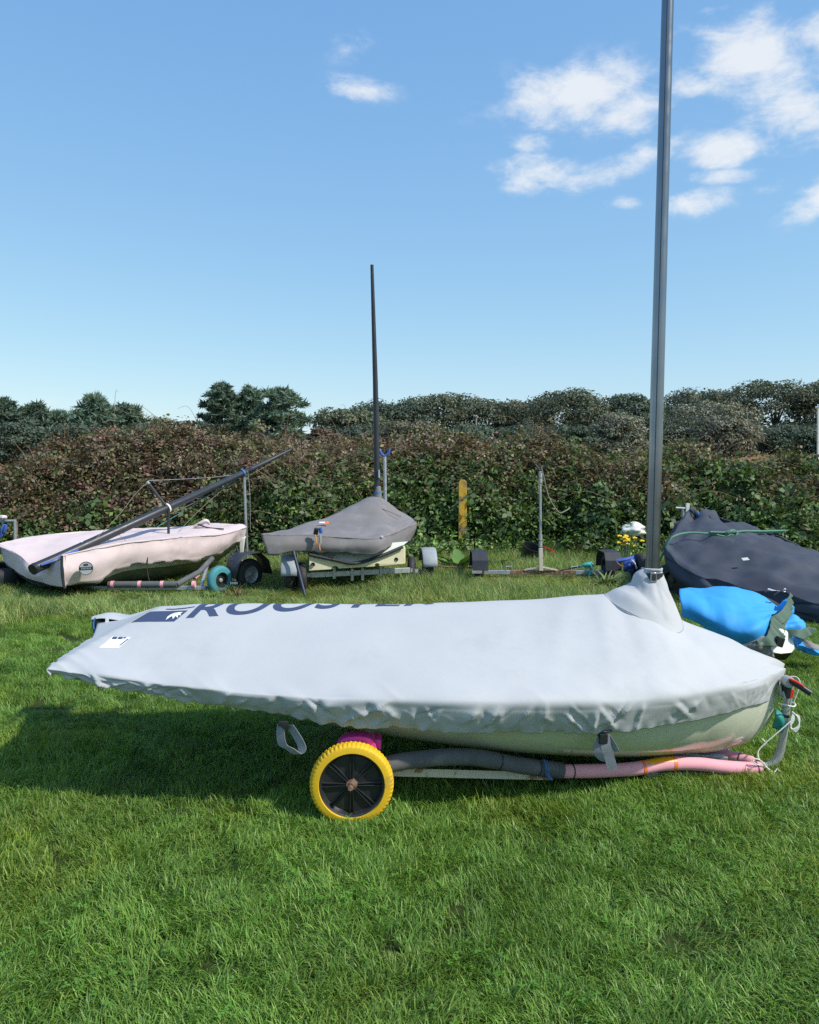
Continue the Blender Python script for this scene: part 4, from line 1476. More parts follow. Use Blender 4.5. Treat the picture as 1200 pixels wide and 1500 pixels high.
band(pink_c, .045, .0346, .006, M['black_tape'], pink_s, 'cable_tie')
band(pink_c, .335, .0352, .016, M['orange_tape'], pink_s, 'tape_band')
band(pink_c, .465, .0352, .018, M['orange_tape'], pink_s, 'tape_band')
band(pink_c, .93, .0345, .006, M['black_tape'], pink_s, 'cable_tie')
band(pinkf_c, .80, .0345, .006, M['black_tape'], pink_f, 'cable_tie')
band(grey_c, .60, .0400, .006, M['black_tape'], grey_s, 'cable_tie')
band(grey_c, .78, .0400, .004, M['black_tape'], grey_s, 'cable_tie')
band(grey_c, .96, .0400, .030, M['foam_grey'], grey_s, 'foam_cuff')
# amber tape along the top of the pink sleeve
ia, ib = int(.34 * (len(pink_c)-1)), int(.46 * (len(pink_c)-1)) + 1
g = []
for k in range(ia, ib + 1):
    d = unit(pink_c[k+1] - pink_c[k-1]); s_ = unit(np.cross(d, (0, 0, 1))); u_ = np.cross(s_, d)
    g.append([pink_c[k] + 0.0362 * (math.cos(t) * u_ + math.sin(t) * s_) for t in np.linspace(-1.0, 0.95, 10)])
MB().grid(np.array(g)).build('amber_tape', M['amber_tape'], pink_s, ang=180)
tw_ = crv([P(797, 1113, 3.985), P(800, 1122, 3.96), P(800, 1133, 3.962), P(806, 1141, 3.97)], 6)
MB().tube(tw_, 0.004, 6).tube(tw_ + np.array((.012, 0, -.004)), 0.0035, 6).tube([P(800, 1134, 3.958), P(808, 1143, 3.955)], .003, 5).build('twine', M['blue_cord'], trol)
# steel side bars below the sleeves
MB().bar(P(575, 1131, 3.83), P(806, 1137, 4.04), 0.006, 0.040).bar(P(575, 1130, 3.845), P(806, 1136, 4.055), 0.036, 0.006).build('side_bar', M['rusty_cream'], trol, smooth=False, bevel=0.0015)
MB().bar(P(945, 1137, 4.20) + np.array((0, 0, .008)), P(1105, 1136, 4.28) + np.array((0, 0, .008)), 0.03, 0.03).build('side_bar', M['rusty_cream'], trol, smooth=False, bevel=0.002)
MB().bar((wc[0] + .05, 4.98, 0.20), (1.60, 4.42, 0.06), 0.03, 0.03).build('side_bar', M['rusty_cream'], trol, smooth=False, bevel=0.002)
MB().bar((wc[0] + .05, 3.78, 0.215), (wc[0] + .05, 4.98, 0.215), 0.045, 0.045).build('cross_bar', M['rusty_cream'], trol, smooth=False, bevel=0.003)
MB().bar((wc[0] + .05, 4.38, 0.215), (1.72, 4.36, 0.05), 0.04, 0.04).build('spine', M['galv'], trol, smooth=False, bevel=0.003)
for a_, b_ in ((P(757, 1133, 4.20), P(760, 1140, 4.2)), (P(1020, 1131, 4.25), P(1020, 1138, 4.25))):
    MB().tube([a_, b_], .006, 6).build('bolt', M['rust'], trol)
# magenta hull chocks
def chock(pts, r, wd, name='hull_chock'):
    c = crv(np.array(pts, float), 8)
    n = len(c)
    A_ = []
    th = np.interp(np.linspace(0, 1, n), [0, .15, .7, 1], [r*.35, r, r, r*.7])
    for k in range(n):
        d = unit(c[min(k+1, n-1)] - c[max(k-1, 0)]); u_ = unit(np.cross(d, (0, 1.0, 0)))
        A_.append([c[k] + u_ * th[k] + np.array((0, -wd/2, 0)), c[k] + u_ * th[k] + np.array((0, wd/2, 0)), c[k] - u_ * th[k] + np.array((0, wd/2, 0)), c[k] - u_ * th[k] + np.array((0, -wd/2, 0))])
    mb = MB().grid(np.array(A_), closed_v=True)
    mb.F.append((0, 1, 2, 3)); e_ = (n-1)*4; mb.F.append((e_+3, e_+2, e_+1, e_))
    return mb.build(name, M['foam_magenta'], trol, ang=60, bevel=0.006)


chock([P(494, 1091, 3.76), P(508, 1083, 3.76), P(526, 1080.5, 3.76), P(541, 1083, 3.76), P(547, 1093, 3.76), P(544, 1104, 3.76)], 0.0185, 0.085)
MB().box(P(552, 1086, 3.80), (0.045, 0.10, 0.050)).build('chock_block', M['foam_magenta'], trol, smooth=False, bevel=0.008)
MB().box(P(985, 1104, 4.50), (0.13, 0.10, 0.06)).build('chock_block', M['foam_magenta'], trol, smooth=False, bevel=0.012)
chock([P(494, 1091, 3.84) + np.array((0, 1.06, 0)), P(526, 1080.5, 3.84) + np.array((0, 1.06, 0)), P(547, 1093, 3.84) + np.array((0, 1.06, 0))], 0.0185, 0.085)
for yy in (3.84, 4.9):
    MB().bar((wc[0] + .05, yy, 0.2), (wc[0] + .07, yy, 0.33), 0.03, 0.03, (0, 1, 0)).build('upright', M['galv'], trol, smooth=False)
# bow post
bp = [P(1088, 1138, 4.36), P(1108, 1136, 4.345), P(1126, 1127, 4.34), P(1140, 1108, 4.335), P(1147, 1080, 4.33), P(1151, 1045, 4.33), P(1156, 1012, 4.33), P(1158, 996, 4.33)]
bp = np.array(bp); bp[:, 2] = np.maximum(bp[:, 2], .024)
post = MB().tube(bp, 0.0215, 16, True, 8).build('bow_post', M['alloy'], trol)
MB().tube([P(1096, 1138, 4.36) + np.array((0, 0, .004)), P(1121, 1133, 4.345), P(1139, 1116, 4.33)], .008, 8, True, 6).build('weld_rib', M['alloy'], post)
Cc = [[(1137, 1038, 4.33), (1148, 1044, 4.33), (1153, 1062, 4.33)], [(1136, 1048, 4.30), (1145, 1054, 4.29), (1152, 1066, 4.31)], [(1131, 1066, 4.32), (1141, 1070, 4.31), (1149, 1078, 4.32)]]
MB().grid(surf(Cc, 5, 5)).build('bow_snubber', M['teal'], trol, ang=180, solid=0.012)
i_ = 47
for a_, b_, r_, mt_, nm_ in ((bp[6] + [-.004, 0, -.03], bp[6] + [.004, 0, .014], .0232, M['red'], 'red_tape'), (P(1150, 1050, 4.33), P(1150.6, 1046, 4.33), .0228, M['black_tape'], 'tape_ring')):
    MB().tube([a_, b_], r_, 16).build(nm_, mt_, post, ang=40)
# winch with folding handle
wn = thing('winch', P(1153, 1005, 4.31), 'small black hand winch with red trimmed lever on the bow post', 'winch')
MB().box(P(1151, 1008, 4.30), (0.045, 0.05, 0.10), Matrix.Rotation(math.radians(8), 3, 'Y')).build('body', M['rim_black'], wn, smooth=False, bevel=0.006)
MB().lathe([(0, .02), (.026, .02), (.03, .01), (.03, -.03), (0, -.03)], P(1155, 999, 4.27), (0, -1, 0), 20).build('ratchet', M['alloy'], wn)
MB().tube([P(1146, 1013, 4.27), P(1150, 1026, 4.27), P(1147, 1034, 4.28)], .008, 8, True, 4).tube([P(1143, 1004, 4.275), P(1144, 1022, 4.275)], .006, 6).build('shackle', M['galv'], wn)
MB().tube([P(1156, 997, 4.26), P(1168, 1003, 4.24), P(1188, 1016, 4.21)], [.012, .016, .0165], 14, True, 5).build('lever_grip', M['rim_black'], wn)
MB().tube([P(1157, 994.5, 4.245), P(1168, 999.5, 4.23), P(1178, 1006, 4.215)], [.006, .007, .004], 8, True, 4).build('lever_trim', M['red'], wn)
# white cord
cd = thing('mooring_line', P(1155, 1060, 4.3), 'thin white cord coiled and knotted round the bow post', 'cord')
MB().tube([P(1140, 1030, 4.27), P(1152, 1033, 4.27), P(1163, 1035, 4.29), P(1165, 1031, 4.31), P(1158, 1029, 4.35)], .0042, 6, True, 6).build('lashing', M['white_cord'], cd)
for k in range(4):
    f = k * 1.3
    MB().tube([P(1160, 1042 + f, 4.30), P(1168 + f*.7, 1050, 4.29), P(1171 - f*.4, 1063, 4.28), P(1165 - f, 1072 - f, 4.28), P(1158, 1064, 4.285), P(1159 + f, 1054, 4.29), P(1162, 1044, 4.30)], .0038, 6, True, 6).build('coil', M['white_cord'], cd)
MB().tube([P(1160, 1055, 4.285), P(1143, 1070, 4.28), P(1123, 1087, 4.28), P(1111, 1100, 4.28), P(1112, 1112, 4.27), P(1122, 1123, 4.26), P(1135, 1133, 4.25), P(1146, 1136, 4.24), P(1148, 1134, 4.24), P(1140, 1128, 4.25), P(1139, 1126, 4.25), P(1133, 1133, 4.24)], .0036, 6, True, 6).build('tail', M['white_cord'], cd)
MB().tube([P(1115, 1122, 4.24), P(1106, 1118, 4.22), P(1103, 1113, 4.22), P(1110, 1112, 4.22), P(1118, 1117, 4.23), P(1122, 1124, 4.24)], .0032, 6, True, 6).build('tail', M['white_cord'], cd)
MB().tube([P(1116, 1082, 4.30), P(1122, 1088, 4.29), P(1119, 1092, 4.29)], .003, 6, True, 5).build('tail', M['white_cord'], cd)
MB().tube([P(1162, 1030, 4.30), P(1169, 1012, 4.30), P(1172, 1000, 4.31), P(1167, 992, 4.32), P(1158, 991, 4.33)], .003, 6, True, 6).build('tail', M['white_cord'], cd)

# ---------------------------------------------------------------- boats parked behind
def sharpen(ctrl, rows, t=0.14):
    """tighter bend along the given control rows"""
    out = []
    for i, row in enumerate(ctrl):
        lerp = lambda q, f: [tuple((1 - f) * a + f * b for a, b in zip(u, v)) for u, v in zip(row, q)]
        if i in rows and i > 0: out.append(lerp(ctrl[i - 1], t))
        out.append(row)
        if i in rows and i < len(ctrl) - 1: out.append(lerp(ctrl[i + 1], t))
    return out


def cloth(ctrl, name, mat, parent, seed, amp=0.02, nu=10, nv=12, fmin=1.2, fmax=6.0, hem=0.0, flip=False, edge_rows=None, solid=0.004):
    A = surf(ctrl, nu, nv)
    n = normals(A)
    L = np.linalg.norm(np.diff(A, axis=1), axis=2)
    s = np.concatenate((np.zeros((A.shape[0], 1)), np.cumsum(L, 1)), 1)
    K = np.linalg.norm(np.diff(A, axis=0), axis=2)
    t = np.concatenate((np.zeros((1, A.shape[1])), np.cumsum(K, 0)), 0)
    d = amp * crumple(s, t, seed, 6, fmin, fmax, 0.5) + amp * 0.6 * noise2(s * 2.2, t * 2.2, seed)
    A = A + n * d[..., None]
    if hem:
        A[0, :, 2] += hem * noise2(s[0] * 9, s[0] * 0, seed + 3)
    return MB().grid(A, flip=flip).build(name, mat, parent, ang=180, solid=solid), A


def fender(parent, c, axis, R, wd, mat, a0=-1.45, a1=1.45, seg=14, name='mudguard', skirt=True):
    """arched mudguard over a wheel: curved top strip with a rolled outer lip"""
    axis = unit(axis)
    X = np.array((0, 0, 1.0)); Y = np.cross(axis, X)
    A = []
    for t in np.linspace(a0, a1, seg):
        d = math.cos(t) * X + math.sin(t) * Y
        prof = [(R * .82, wd/2), (R * .97, wd/2), (R, wd * .42), (R, -wd * .42), (R * .97, -wd/2), (R * .82, -wd/2)]
        A.append([np.array(c) + r * d + h * axis for r, h in prof])
    return MB().grid(np.array(A)).build(name, mat, parent, ang=50, solid=0.006)


def prop_post(pts, r, name, mat, label, cat='post'):
    return tag(MB().tube(pts, r, 10).build(name, mat), label, cat)


# ---- pink covered dinghy
pk = thing('sailing_dinghy', P(200, 850, 11.0), 'dinghy with grimy green hull under a faded pink cover, mast lowered along it', 'dinghy')
HUL = [[(102, 846, 9.95), (140, 838, 10.15), (185, 822, 10.45), (255, 815, 11.0), (312, 806, 11.75), (345, 788, 12.4), (358, 776, 12.7)],
       [(104, 857, 10.0), (142, 851, 10.2), (186, 836, 10.5), (255, 828, 11.05), (310, 817, 11.8), (340, 800, 12.45), (356, 785, 12.72)],
       [(92, 859, 10.15), (135, 858, 10.4), (176, 853, 10.75), (240, 849, 11.3), (290, 838, 12.0), (325, 818, 12.5), (352, 795, 12.75)],
       [(50, 856, 10.4), (90, 853, 10.8), (130, 850, 11.2), (195, 846, 11.7), (255, 838, 12.2), (305, 822, 12.6), (350, 798, 12.8)],
       [(8, 828, 10.8), (50, 815, 11.2), (95, 803, 11.6), (160, 800, 12.1), (225, 798, 12.5), (290, 792, 12.75), (350, 785, 12.85)]]
HA = surf(HUL, 6, 8)
MB().grid(HA[6:]).build('hull_bottom', M['olive_hull'], pk, ang=180)
MB().grid(HA[:7]).build('gunwale_band', M['pale_hull'], pk, ang=180)
mst = MB().tube([P(50, 833, 9.85), P(110, 806, 10.3), P(245, 744, 11.4), P(358, 692, 12.9), P(426, 659, 13.7)], [.066, .062, .056, .045, .024], 14, True, 6).build('mast', M['mastdark'], pk)
MB().tube([P(217, 707, 11.25), P(230, 724, 11.3), P(246, 744, 11.36)], .018, 8).build('spreader', M['mastdark'], mst)
MB().tube([P(215.5, 705.5, 11.25), P(218.5, 709, 11.25)], .021, 8).build('spreader_tip', M['galv'], mst)
MB().tube([P(247, 746, 11.36), P(247, 783, 11.38)], .019, 8).build('spreader', M['mastdark'], mst)
MB().tube([P(48, 834.5, 9.82), P(52, 832, 9.86)], .070, 14).build('mast_foot', M['rim_black'], mst)
for px_, py_, D_, mt in ((122, 800.5, 10.4, 'white_cord'), (178, 774.5, 10.85, 'yellow_cord'), (246, 744, 11.4, 'white_cord'), (356, 693, 12.88, 'blue_cord')):
    i = P(px_, py_, D_)
    d = unit(P(px_ + 20, py_ - 9.6, D_ + .17) - i)
    MB().lathe([(.058, -.012), (.066, -.012), (.066, .012), (.058, .012)], i, d, 18, True).build('lashing', M[mt], mst, ang=30)
MB().tube([P(60, 828, 9.85), P(80, 821, 9.95), P(100, 812, 10.1), P(115, 805, 10.3)], [.02, .028, .03, .02], 10, True, 5, 0.7).build('blue_wrap', M['blue_fabric'], mst)
for pts, mt in (([P(217, 706, 11.24), P(200, 722, 11.0), P(172, 757, 10.7), P(130, 800, 10.4)], 'yellow_cord'),
                ([P(218, 704, 11.25), P(300, 700, 12.2), P(357, 694, 12.9)], 'galv'),
                ([P(230, 772, 11.3), P(280, 742, 12.0), P(340, 706, 12.8), P(420, 664, 13.6)], 'teal_cord'),
                ([P(200, 772, 11.0), P(260, 748, 11.6), P(330, 714, 12.6), P(400, 678, 13.4)], 'yellow_cord'),
                ([P(262, 778, 11.5), P(300, 740, 12.2), P(345, 702, 12.8)], 'yellow_cord'),
                ([P(363, 690, 12.85), P(366, 720, 12.85), P(367, 776, 12.85)], 'galv'),
                ([P(173, 782, 10.75), P(184, 792, 10.7)], 'yellow_cord')):
    MB().tube(pts, .0035, 5, True, 6).build('rigging_line', M[mt], mst)

pc = thing('boat_cover', P(200, 800, 11.0), 'faded pink canvas boat cover sagging under a lowered mast, round badge on it', 'boat cover')
ctrl = [  # columns run stern to bow, rows from near hem over to far hem; first column is the hanging stern flap
    [(97, 860, 9.74), (100, 858, 9.8), (150, 848, 10.05), (185, 830, 10.33), (262, 822, 10.88), (312, 815, 11.65), (345, 797, 12.35), (358, 790, 12.72)],
    [(94, 838, 9.72), (100, 838, 9.74), (150, 824, 9.98), (190, 812, 10.30), (262, 805, 10.85), (320, 799, 11.65), (352, 784, 12.38), (361, 780, 12.75)],
    [(92, 815, 9.74), (97, 812, 9.80), (150, 801, 10.02), (192, 794, 10.32), (263, 787, 10.88), (325, 782, 11.7), (356, 774, 12.4), (362, 771, 12.75)],
    [(52, 836, 10.2), (60, 829, 10.25), (112, 806, 10.45), (165, 793, 10.80), (245, 782, 11.3), (305, 774, 11.95), (346, 768, 12.5), (359, 768, 12.8)],
    [(24, 815, 10.5), (30, 809, 10.55), (78, 795, 10.9), (135, 784, 11.25), (215, 777, 11.7), (283, 773, 12.2), (334, 767, 12.62), (356, 768, 12.83)],
    [(-4, 800, 10.80), (0, 796, 10.84), (48, 786, 11.2), (105, 780, 11.6), (185, 775, 12.05), (255, 772, 12.45), (320, 767, 12.7), (352, 769, 12.86)],
    [(-4, 815, 10.85), (-2, 812, 10.9), (48, 803, 11.25), (105, 797, 11.65), (185, 792, 12.1), (255, 790, 12.5), (320, 785, 12.75), (352, 787, 12.88)]]
cloth(sharpen(ctrl, (2, 5)), 'cover_cloth', M['pink_cover'], pc, 61, 0.014, 8, 12, 1.0, 5, hem=.05, flip=True)
ctrl = [[(97, 812, 9.77), (72, 828, 10.0), (54, 834, 10.2), (28, 812, 10.5), (-2, 797, 10.82)],
        [(95, 836, 9.75), (72, 842, 9.97), (50, 842, 10.16), (26, 824, 10.5), (0, 806, 10.85)],
        [(96, 861, 9.76), (75, 857, 9.98), (50, 850, 10.22), (26, 838, 10.55), (6, 822, 10.85)]]
cloth(ctrl, 'stern_flap', M['pink_cover'], pc, 62, 0.012, 10, 10, 1.5, 6)
MB().tube([P(91, 814, 9.73), P(91, 836, 9.72), P(94, 859, 9.73), P(97, 861, 9.74)], .017, 8, True, 6).build('black_piping', M['black_web'], pc)
bc = P(126, 833, 9.80)
nb = unit(np.array((0.45, -0.89, 0.06)))
bc = P(126, 832.5, 9.76)
bdg = MB().lathe([(0, .004), (.078, .004), (.080, 0), (0, 0)], bc, nb, 32).build('round_badge', M['fender_grey'], pc, ang=30)
MB().lathe([(.080, 0), (.081, .006), (.074, .006), (.073, 0)], bc, nb, 32, True).build('badge_ring', M['rim_black'], bdg)
sx_ = unit(np.cross((0, 0, 1.0), nb))
R_ = np.stack((sx_, nb, np.cross(sx_, nb)), 1)
MB().box(bc + nb * .007, (.145, .004, .034), R_).build('badge_band', M['rim_black'], bdg, smooth=False)
for k in range(7):
    MB().box(bc + nb * .0095 + sx_ * (k - 3) * .016, (.007, .002, .020), R_).build('badge_letter', M['fender_grey'], bdg, smooth=False)
MB().box(bc + nb * .007 + np.array((0, 0, .045)), (.05, .004, .018), R_).build('badge_crown', M['rim_black'], bdg, smooth=False)
MB().box(P(17, 834, 10.7), (.04, .04, .14), Matrix.Rotation(.5, 3, 'Y')).build('tie', M['black_web'], pc, smooth=False)
MB().tube([P(284, 772, 12.0), P(294, 767, 12.0), P(302, 763, 12.0), P(306, 767, 12.05)], [.03, .05, .045, .03], 10, True, 4, .7).build('bunched_fold', M['pink_cover'], pc)
MB().tube([P(290, 768, 11.95), P(305, 773, 11.95), P(328, 775, 12.0)], .012, 6, True, 4).build('tie', M['black_web'], pc)
MB().tube([P(217, 812, 10.52), P(216, 836, 10.5), P(222, 862, 10.4), P(229, 884, 10.25)], .014, 6, True, 6, .35).build('tie', M['black_web'], pc)

pt = thing('boat_trailer', P(320, 872, 10.4), 'low trailer with teal wheel and black mudguard under the pink covered dinghy', 'trailer')
axp = unit((0.78, -0.62, 0))
wp = P(322, 853, 10.42); wp[2] = .17
wheel(pt, wp, axp, .185, .11, M['teal_tyre'], M['rim_black'], rim_r=.55, hubmat=M['alloy'])
wp2 = P(365, 848, 10.75); wp2[2] = .2
wheel(pt, wp2, axp, .21, .12, M['tyre'], M['galv'], rim_r=.55)
# angular black mudguard
mg = wp2 + axp * 0.0
yv = np.cross(axp, (0, 0, 1.0))
prof = [(-.30, -.02), (-.22, .20), (-.10, .27), (.12, .27), (.25, .17), (.31, -.02)]
A_ = np.array([[mg + yv * -a + np.array((0, 0, b)) + axp * h for h in (-.14, .10)] for a, b in prof])
MB().grid(A_).build('mudguard', M['fender_black'], pt, ang=20, solid=.012)
MB().bar(wp + np.array((.05, .1, 0)), wp2, .04, .04).build('axle', M['galv'], pt, smooth=False)
plate = P(343, 854, 10.48)
MB().box(plate, (.10, .012, .05)).build('number_board', M['rim_black'], pt, smooth=False)
for k, (w_, h_) in enumerate(((.010, .034), (.012, .026), (.012, .03), (.010, .034), (.013, .028), (.010, .03))):
    MB().box(plate + np.array(((k - 2.5) * .0165, -.009, 0)), (w_, .004, h_)).build('number_mark', M['white_print'], pt, smooth=False)
fr0, fr1 = P(138, 861, 10.35), P(302, 861, 10.35)
for q in (fr0, fr1): q[2] = max(q[2], .06)
MB().bar(fr0, fr1, .05, .05).build('frame_rail', M['galv'], pt, smooth=False, bevel=.004)
MB().tube([fr0 + np.array((.2, -.05, .05)), fr0 * .5 + fr1 * .5 + np.array((0, -.05, .05)), fr1 + np.array((-.35, -.05, .05))], .042, 10).build('foam_sleeve', M['foam_grey'], pt)
MB().tube([fr1 + np.array((-.36, -.05, .05)), P(292, 838, 10.6), P(311, 818, 10.9)], .036, 10).build('foam_sleeve', M['foam_grey'], pt)
for f_ in (.18, .42, .62, .9):
    MB().tube([fr0 * (1-f_) + fr1 * f_ + np.array((-.02, -.05, .05)), fr0 * (1-f_) + fr1 * f_ + np.array((.02, -.05, .05))], .046, 10).build('pink_band', M['foam_pink'], pt)
MB().tube([P(284, 846, 10.55), P(290, 841, 10.6)], .040, 10).build('pink_band', M['foam_pink'], pt)
MB().bar(fr1 + np.array((-.06, 0, .02)), P(306, 822, 10.9), .03, .03).build('strut', M['galv'], pt, smooth=False)
MB().bar(fr1 + np.array((0, 0, 0)), P(320, 852, 10.55), .04, .04).build('strut', M['galv'], pt, smooth=False)
MB().bar(fr0, P(60, 845, 11.6), .05, .05).build('frame_rail', M['galv'], pt, smooth=False)
MB().bar(P(137, 860, 10.4), P(139, 874, 10.4), .05, .05, (0, 1, 0)).build('leg', M['rim_black'], pt, smooth=False)
for a_, b_ in ((P(340, 812, 11.9), P(352, 838, 11.7)), (P(330, 822, 11.7), P(345, 805, 12.1)), (P(346, 800, 12.3), P(356, 830, 12.0))):
    MB().tube([a_, b_], .016, 6).build('strut', M['fender_black'], pt)
Cc = [[(350, 790, 12.6), (360, 785, 12.6)], [(351, 805, 12.6), (357, 808, 12.6)], [(352, 823, 12.6), (355, 826, 12.6)]]
cloth(Cc, 'hanging_cloth', M['white_hull'], pt, 63, .01, 6, 4)
prop_post([P(358, 697, 12.95), P(363, 836, 12.95)], .022, 'mast_prop', M['galv'], 'slim galvanised prop holding up the lowered mast behind the pink cover', 'prop')
ty = G(6, 858)
ty[1] -= .15
ty2 = thing('loose_tyre', (ty[0], ty[1], .05), 'old black tyre lying flat in the grass beside the pink cover', 'tyre')
MB().lathe([(.24, .0), (.30, -.005), (.36, .02), (.385, .07), (.385, .18), (.36, .23), (.30, .25), (.24, .24), (.25, .20), (.33, .16), (.33, .06), (.25, .03)], (ty[0], ty[1], .05), (0.05, -.06, 1), 48, True).build('carcass', M['tyre'], ty2, ang=50)
MB().lathe([(.243, .238), (.255, .253), (.27, .25), (.26, .235)], (ty[0], ty[1], .05), (0.05, -.06, 1), 48, True).build('bead', M['rim_black'], ty2)
fg = thing('metal_gate', P(5, 800, 12.6), 'grey tubular gate frame with blue rag beyond the pink cover stern', 'gate')
MB().tube([P(22, 762, 12.6), P(22.5, 832, 12.6)], .024, 8).build('upright', M['galv'], fg)
MB().tube([P(-40, 764, 12.6), P(23, 763, 12.6)], .022, 8).build('rail', M['galv'], fg)
MB().tube([P(24.5, 764, 12.64), P(25, 832, 12.64)], .018, 8).build('upright', M['rust'], fg)
for px_, py_, mt in ((6, 774, 'blue_fabric'), (1, 781, 'blue_fabric')):
    MB().lathe([(0, .07), (.03, .06), (.045, 0), (.03, -.06), (0, -.07)], P(px_, py_, 12.55), (.3, 0, 1), 12, wob=lambda t, p: .012 * math.sin(5*t) * (p[:, 0] > .01)).build('rag', M[mt], fg)
MB().lathe([(0, .04), (.04, .03), (.06, 0), (.04, -.03), (0, -.04)], P(3, 758, 12.55), (0, 0, 1), 12, wob=lambda t, p: .02 * math.sin(4*t) * (p[:, 0] > .01)).build('rag', M['pink_cover'], fg)

# ---- grey covered boat on cream board trailer
gb = thing('sailing_dinghy', P(520, 825, 11.6), 'dinghy with pale hull and tall thin black mast beneath a dark grey cover', 'dinghy')
HS = [[(437, 806, 10.5), (452, 812, 10.5), (485, 819, 10.55), (520, 823, 10.6), (556, 815, 10.75), (584, 803, 10.9), (598, 793, 11.0)],
      [(440, 800, 11.2), (455, 808, 11.25), (488, 816, 11.3), (522, 821, 11.35), (557, 812, 11.4), (586, 800, 11.5), (602, 790, 11.6)],
      [(478, 792, 12.6), (490, 803, 12.6), (510, 812, 12.6), (530, 816, 12.6), (552, 810, 12.6), (572, 801, 12.7), (582, 790, 12.7)],
      [(528, 786, 13.7), (530, 795, 13.7), (533, 802, 13.7), (538, 805, 13.7), (543, 802, 13.7), (548, 795, 13.7), (551, 786, 13.7)]]
hA = surf(HS, 6, 6)
mb = MB().grid(hA)
mb.F.append(tuple(range(hA.shape[1])))
mb.build('hull', M['pale_hull'], gb, ang=50)
MB().box(P(484, 811.5, 10.46), (.13, .03, .045)).build('vent', M['rim_black'], gb, smooth=False)
MB().box(P(459, 810.5, 10.44), (.11, .03, .025)).build('vent', M['rim_black'], gb, smooth=False)
gmst = MB().tube([P(553, 735, 12.05), P(550, 560, 12.05), P(545, 388, 12.05)], [.045, .038, .024], 14).build('mast', M['mastdark'], gb)
MB().tube([P(553.4, 712, 12.05), P(553.7, 730, 12.05)], [.045, .062], 14).build('mast_boot', M['grey_canvas'], gmst)
MB().tube([P(553.3, 720.5, 12.05), P(553.5, 723, 12.05)], .058, 14).build('boot_tie', M['blue_cord'], gmst)
MB().tube([P(555, 688, 12.0), P(555.3, 700, 12.0)], .016, 8).build('cleat', M['galv'], gmst)
gc = thing('boat_cover', P(500, 800, 11.0), 'dark grey canvas cover peaked round the thin mast over a cream board', 'boat cover')
ctrl = [[(392, 812.5, 10.2), (420, 810, 10.28), (450, 808, 10.38), (480, 809, 10.45), (512, 809.5, 10.5), (545, 812, 10.55), (562, 805, 10.62), (575, 801, 10.95), (592, 799, 11.3), (606, 783, 11.7)],
        [(387, 797, 10.18), (420, 797, 10.26), (450, 797, 10.36), (480, 799, 10.42), (512, 800, 10.47), (545, 800, 10.52), (562, 795, 10.62), (577, 790, 10.95), (595, 785, 11.3), (609, 774, 11.7)],
        [(383, 783, 10.2), (420, 784, 10.3), (450, 784, 10.4), (480, 786, 10.45), (512, 788, 10.5), (545, 789, 10.56), (563, 786, 10.68), (579, 780, 11.0), (597, 772, 11.35), (610, 767, 11.75)],
        [(392, 781.5, 10.5), (426, 777, 10.7), (455, 772, 10.85), (483, 769, 11.0), (511, 766, 11.1), (540, 764, 11.2), (562, 763, 11.3), (580, 763, 11.5), (596, 763, 11.75), (608, 765, 12.0)],
        [(420, 776.5, 11.0), (446, 769, 11.2), (470, 761, 11.4), (497, 750, 11.7), (522, 738, 11.95), (545, 729, 12.05), (560, 729.5, 12.1), (573, 739, 12.2), (590, 751, 12.3), (604, 761, 12.4)],
        [(450, 775, 11.7), (470, 769, 12.0), (490, 764, 12.4), (510, 760, 12.8), (530, 757, 13.1), (546, 756, 13.2), (558, 757, 13.2), (570, 759, 13.1), (585, 763, 12.9), (598, 767, 12.7)],
        [(455, 795, 11.8), (475, 790, 12.1), (495, 788, 12.5), (515, 786, 13.1), (532, 785, 13.5), (546, 785, 13.6), (556, 785, 13.5), (568, 785, 13.3), (582, 785, 13.0), (594, 785, 12.8)]]
cloth(sharpen(ctrl, (2,)), 'cover_cloth', M['grey_canvas'], gc, 71, 0.014, 8, 9, 1.2, 5, hem=.03)
MB().tube([P(537, 735, 11.95), P(560, 745, 11.6), P(588, 757, 11.55)], .006, 5, True, 5).build('cover_line', M['yellow_cord'], gc)
tg = P(478, 769, 10.96) + np.array((0, -.03, .03))
MB().box(tg, (.07, .07, .006), Matrix.Rotation(.42, 3, 'X')).build('sewn_tag', M['orange_tape'], gc, smooth=False)
MB().box(tg + np.array((-.05, -.03, .006)), (.07, .04, .006), Matrix.Rotation(.42, 3, 'X')).build('sewn_tag', M['white_print'], gc, smooth=False)
MB().box(P(560, 786, 10.6), (.03, .02, .02)).build('grommet', M['white_print'], gc, smooth=False)
rb = thing('rigging_bundle', P(466, 785, 10.33), 'bundle of black and blue blocks with orange cord hung on the grey cover', 'rigging')
MB().lathe([(0, .05), (.028, .045), (.032, -.03), (0, -.05)], P(463, 779, 10.32), (.2, -.3, 1), 14).build('block', M['rim_black'], rb)
MB().lathe([(0, .04), (.022, .035), (.026, -.03), (0, -.04)], P(470, 777, 10.30), (-.2, -.2, 1), 14).build('block', M['blue_fabric'], rb)
MB().tube([P(462, 783, 10.3), P(463, 790, 10.3), P(464, 800, 10.31)], .007, 6, True, 4).build('orange_cord', M['amber_tape'], rb)
MB().tube([P(469, 784, 10.3), P(469, 794, 10.3), P(467.5, 800, 10.3), P(468.5, 806, 10.31)], [.02, .018, .012], 8, True, 4).build('grey_line', M['alloy'], rb)
MB().tube([P(467, 797, 10.29), P(469, 806, 10.29)], .008, 6).build('orange_cord', M['orange_tape'], rb)

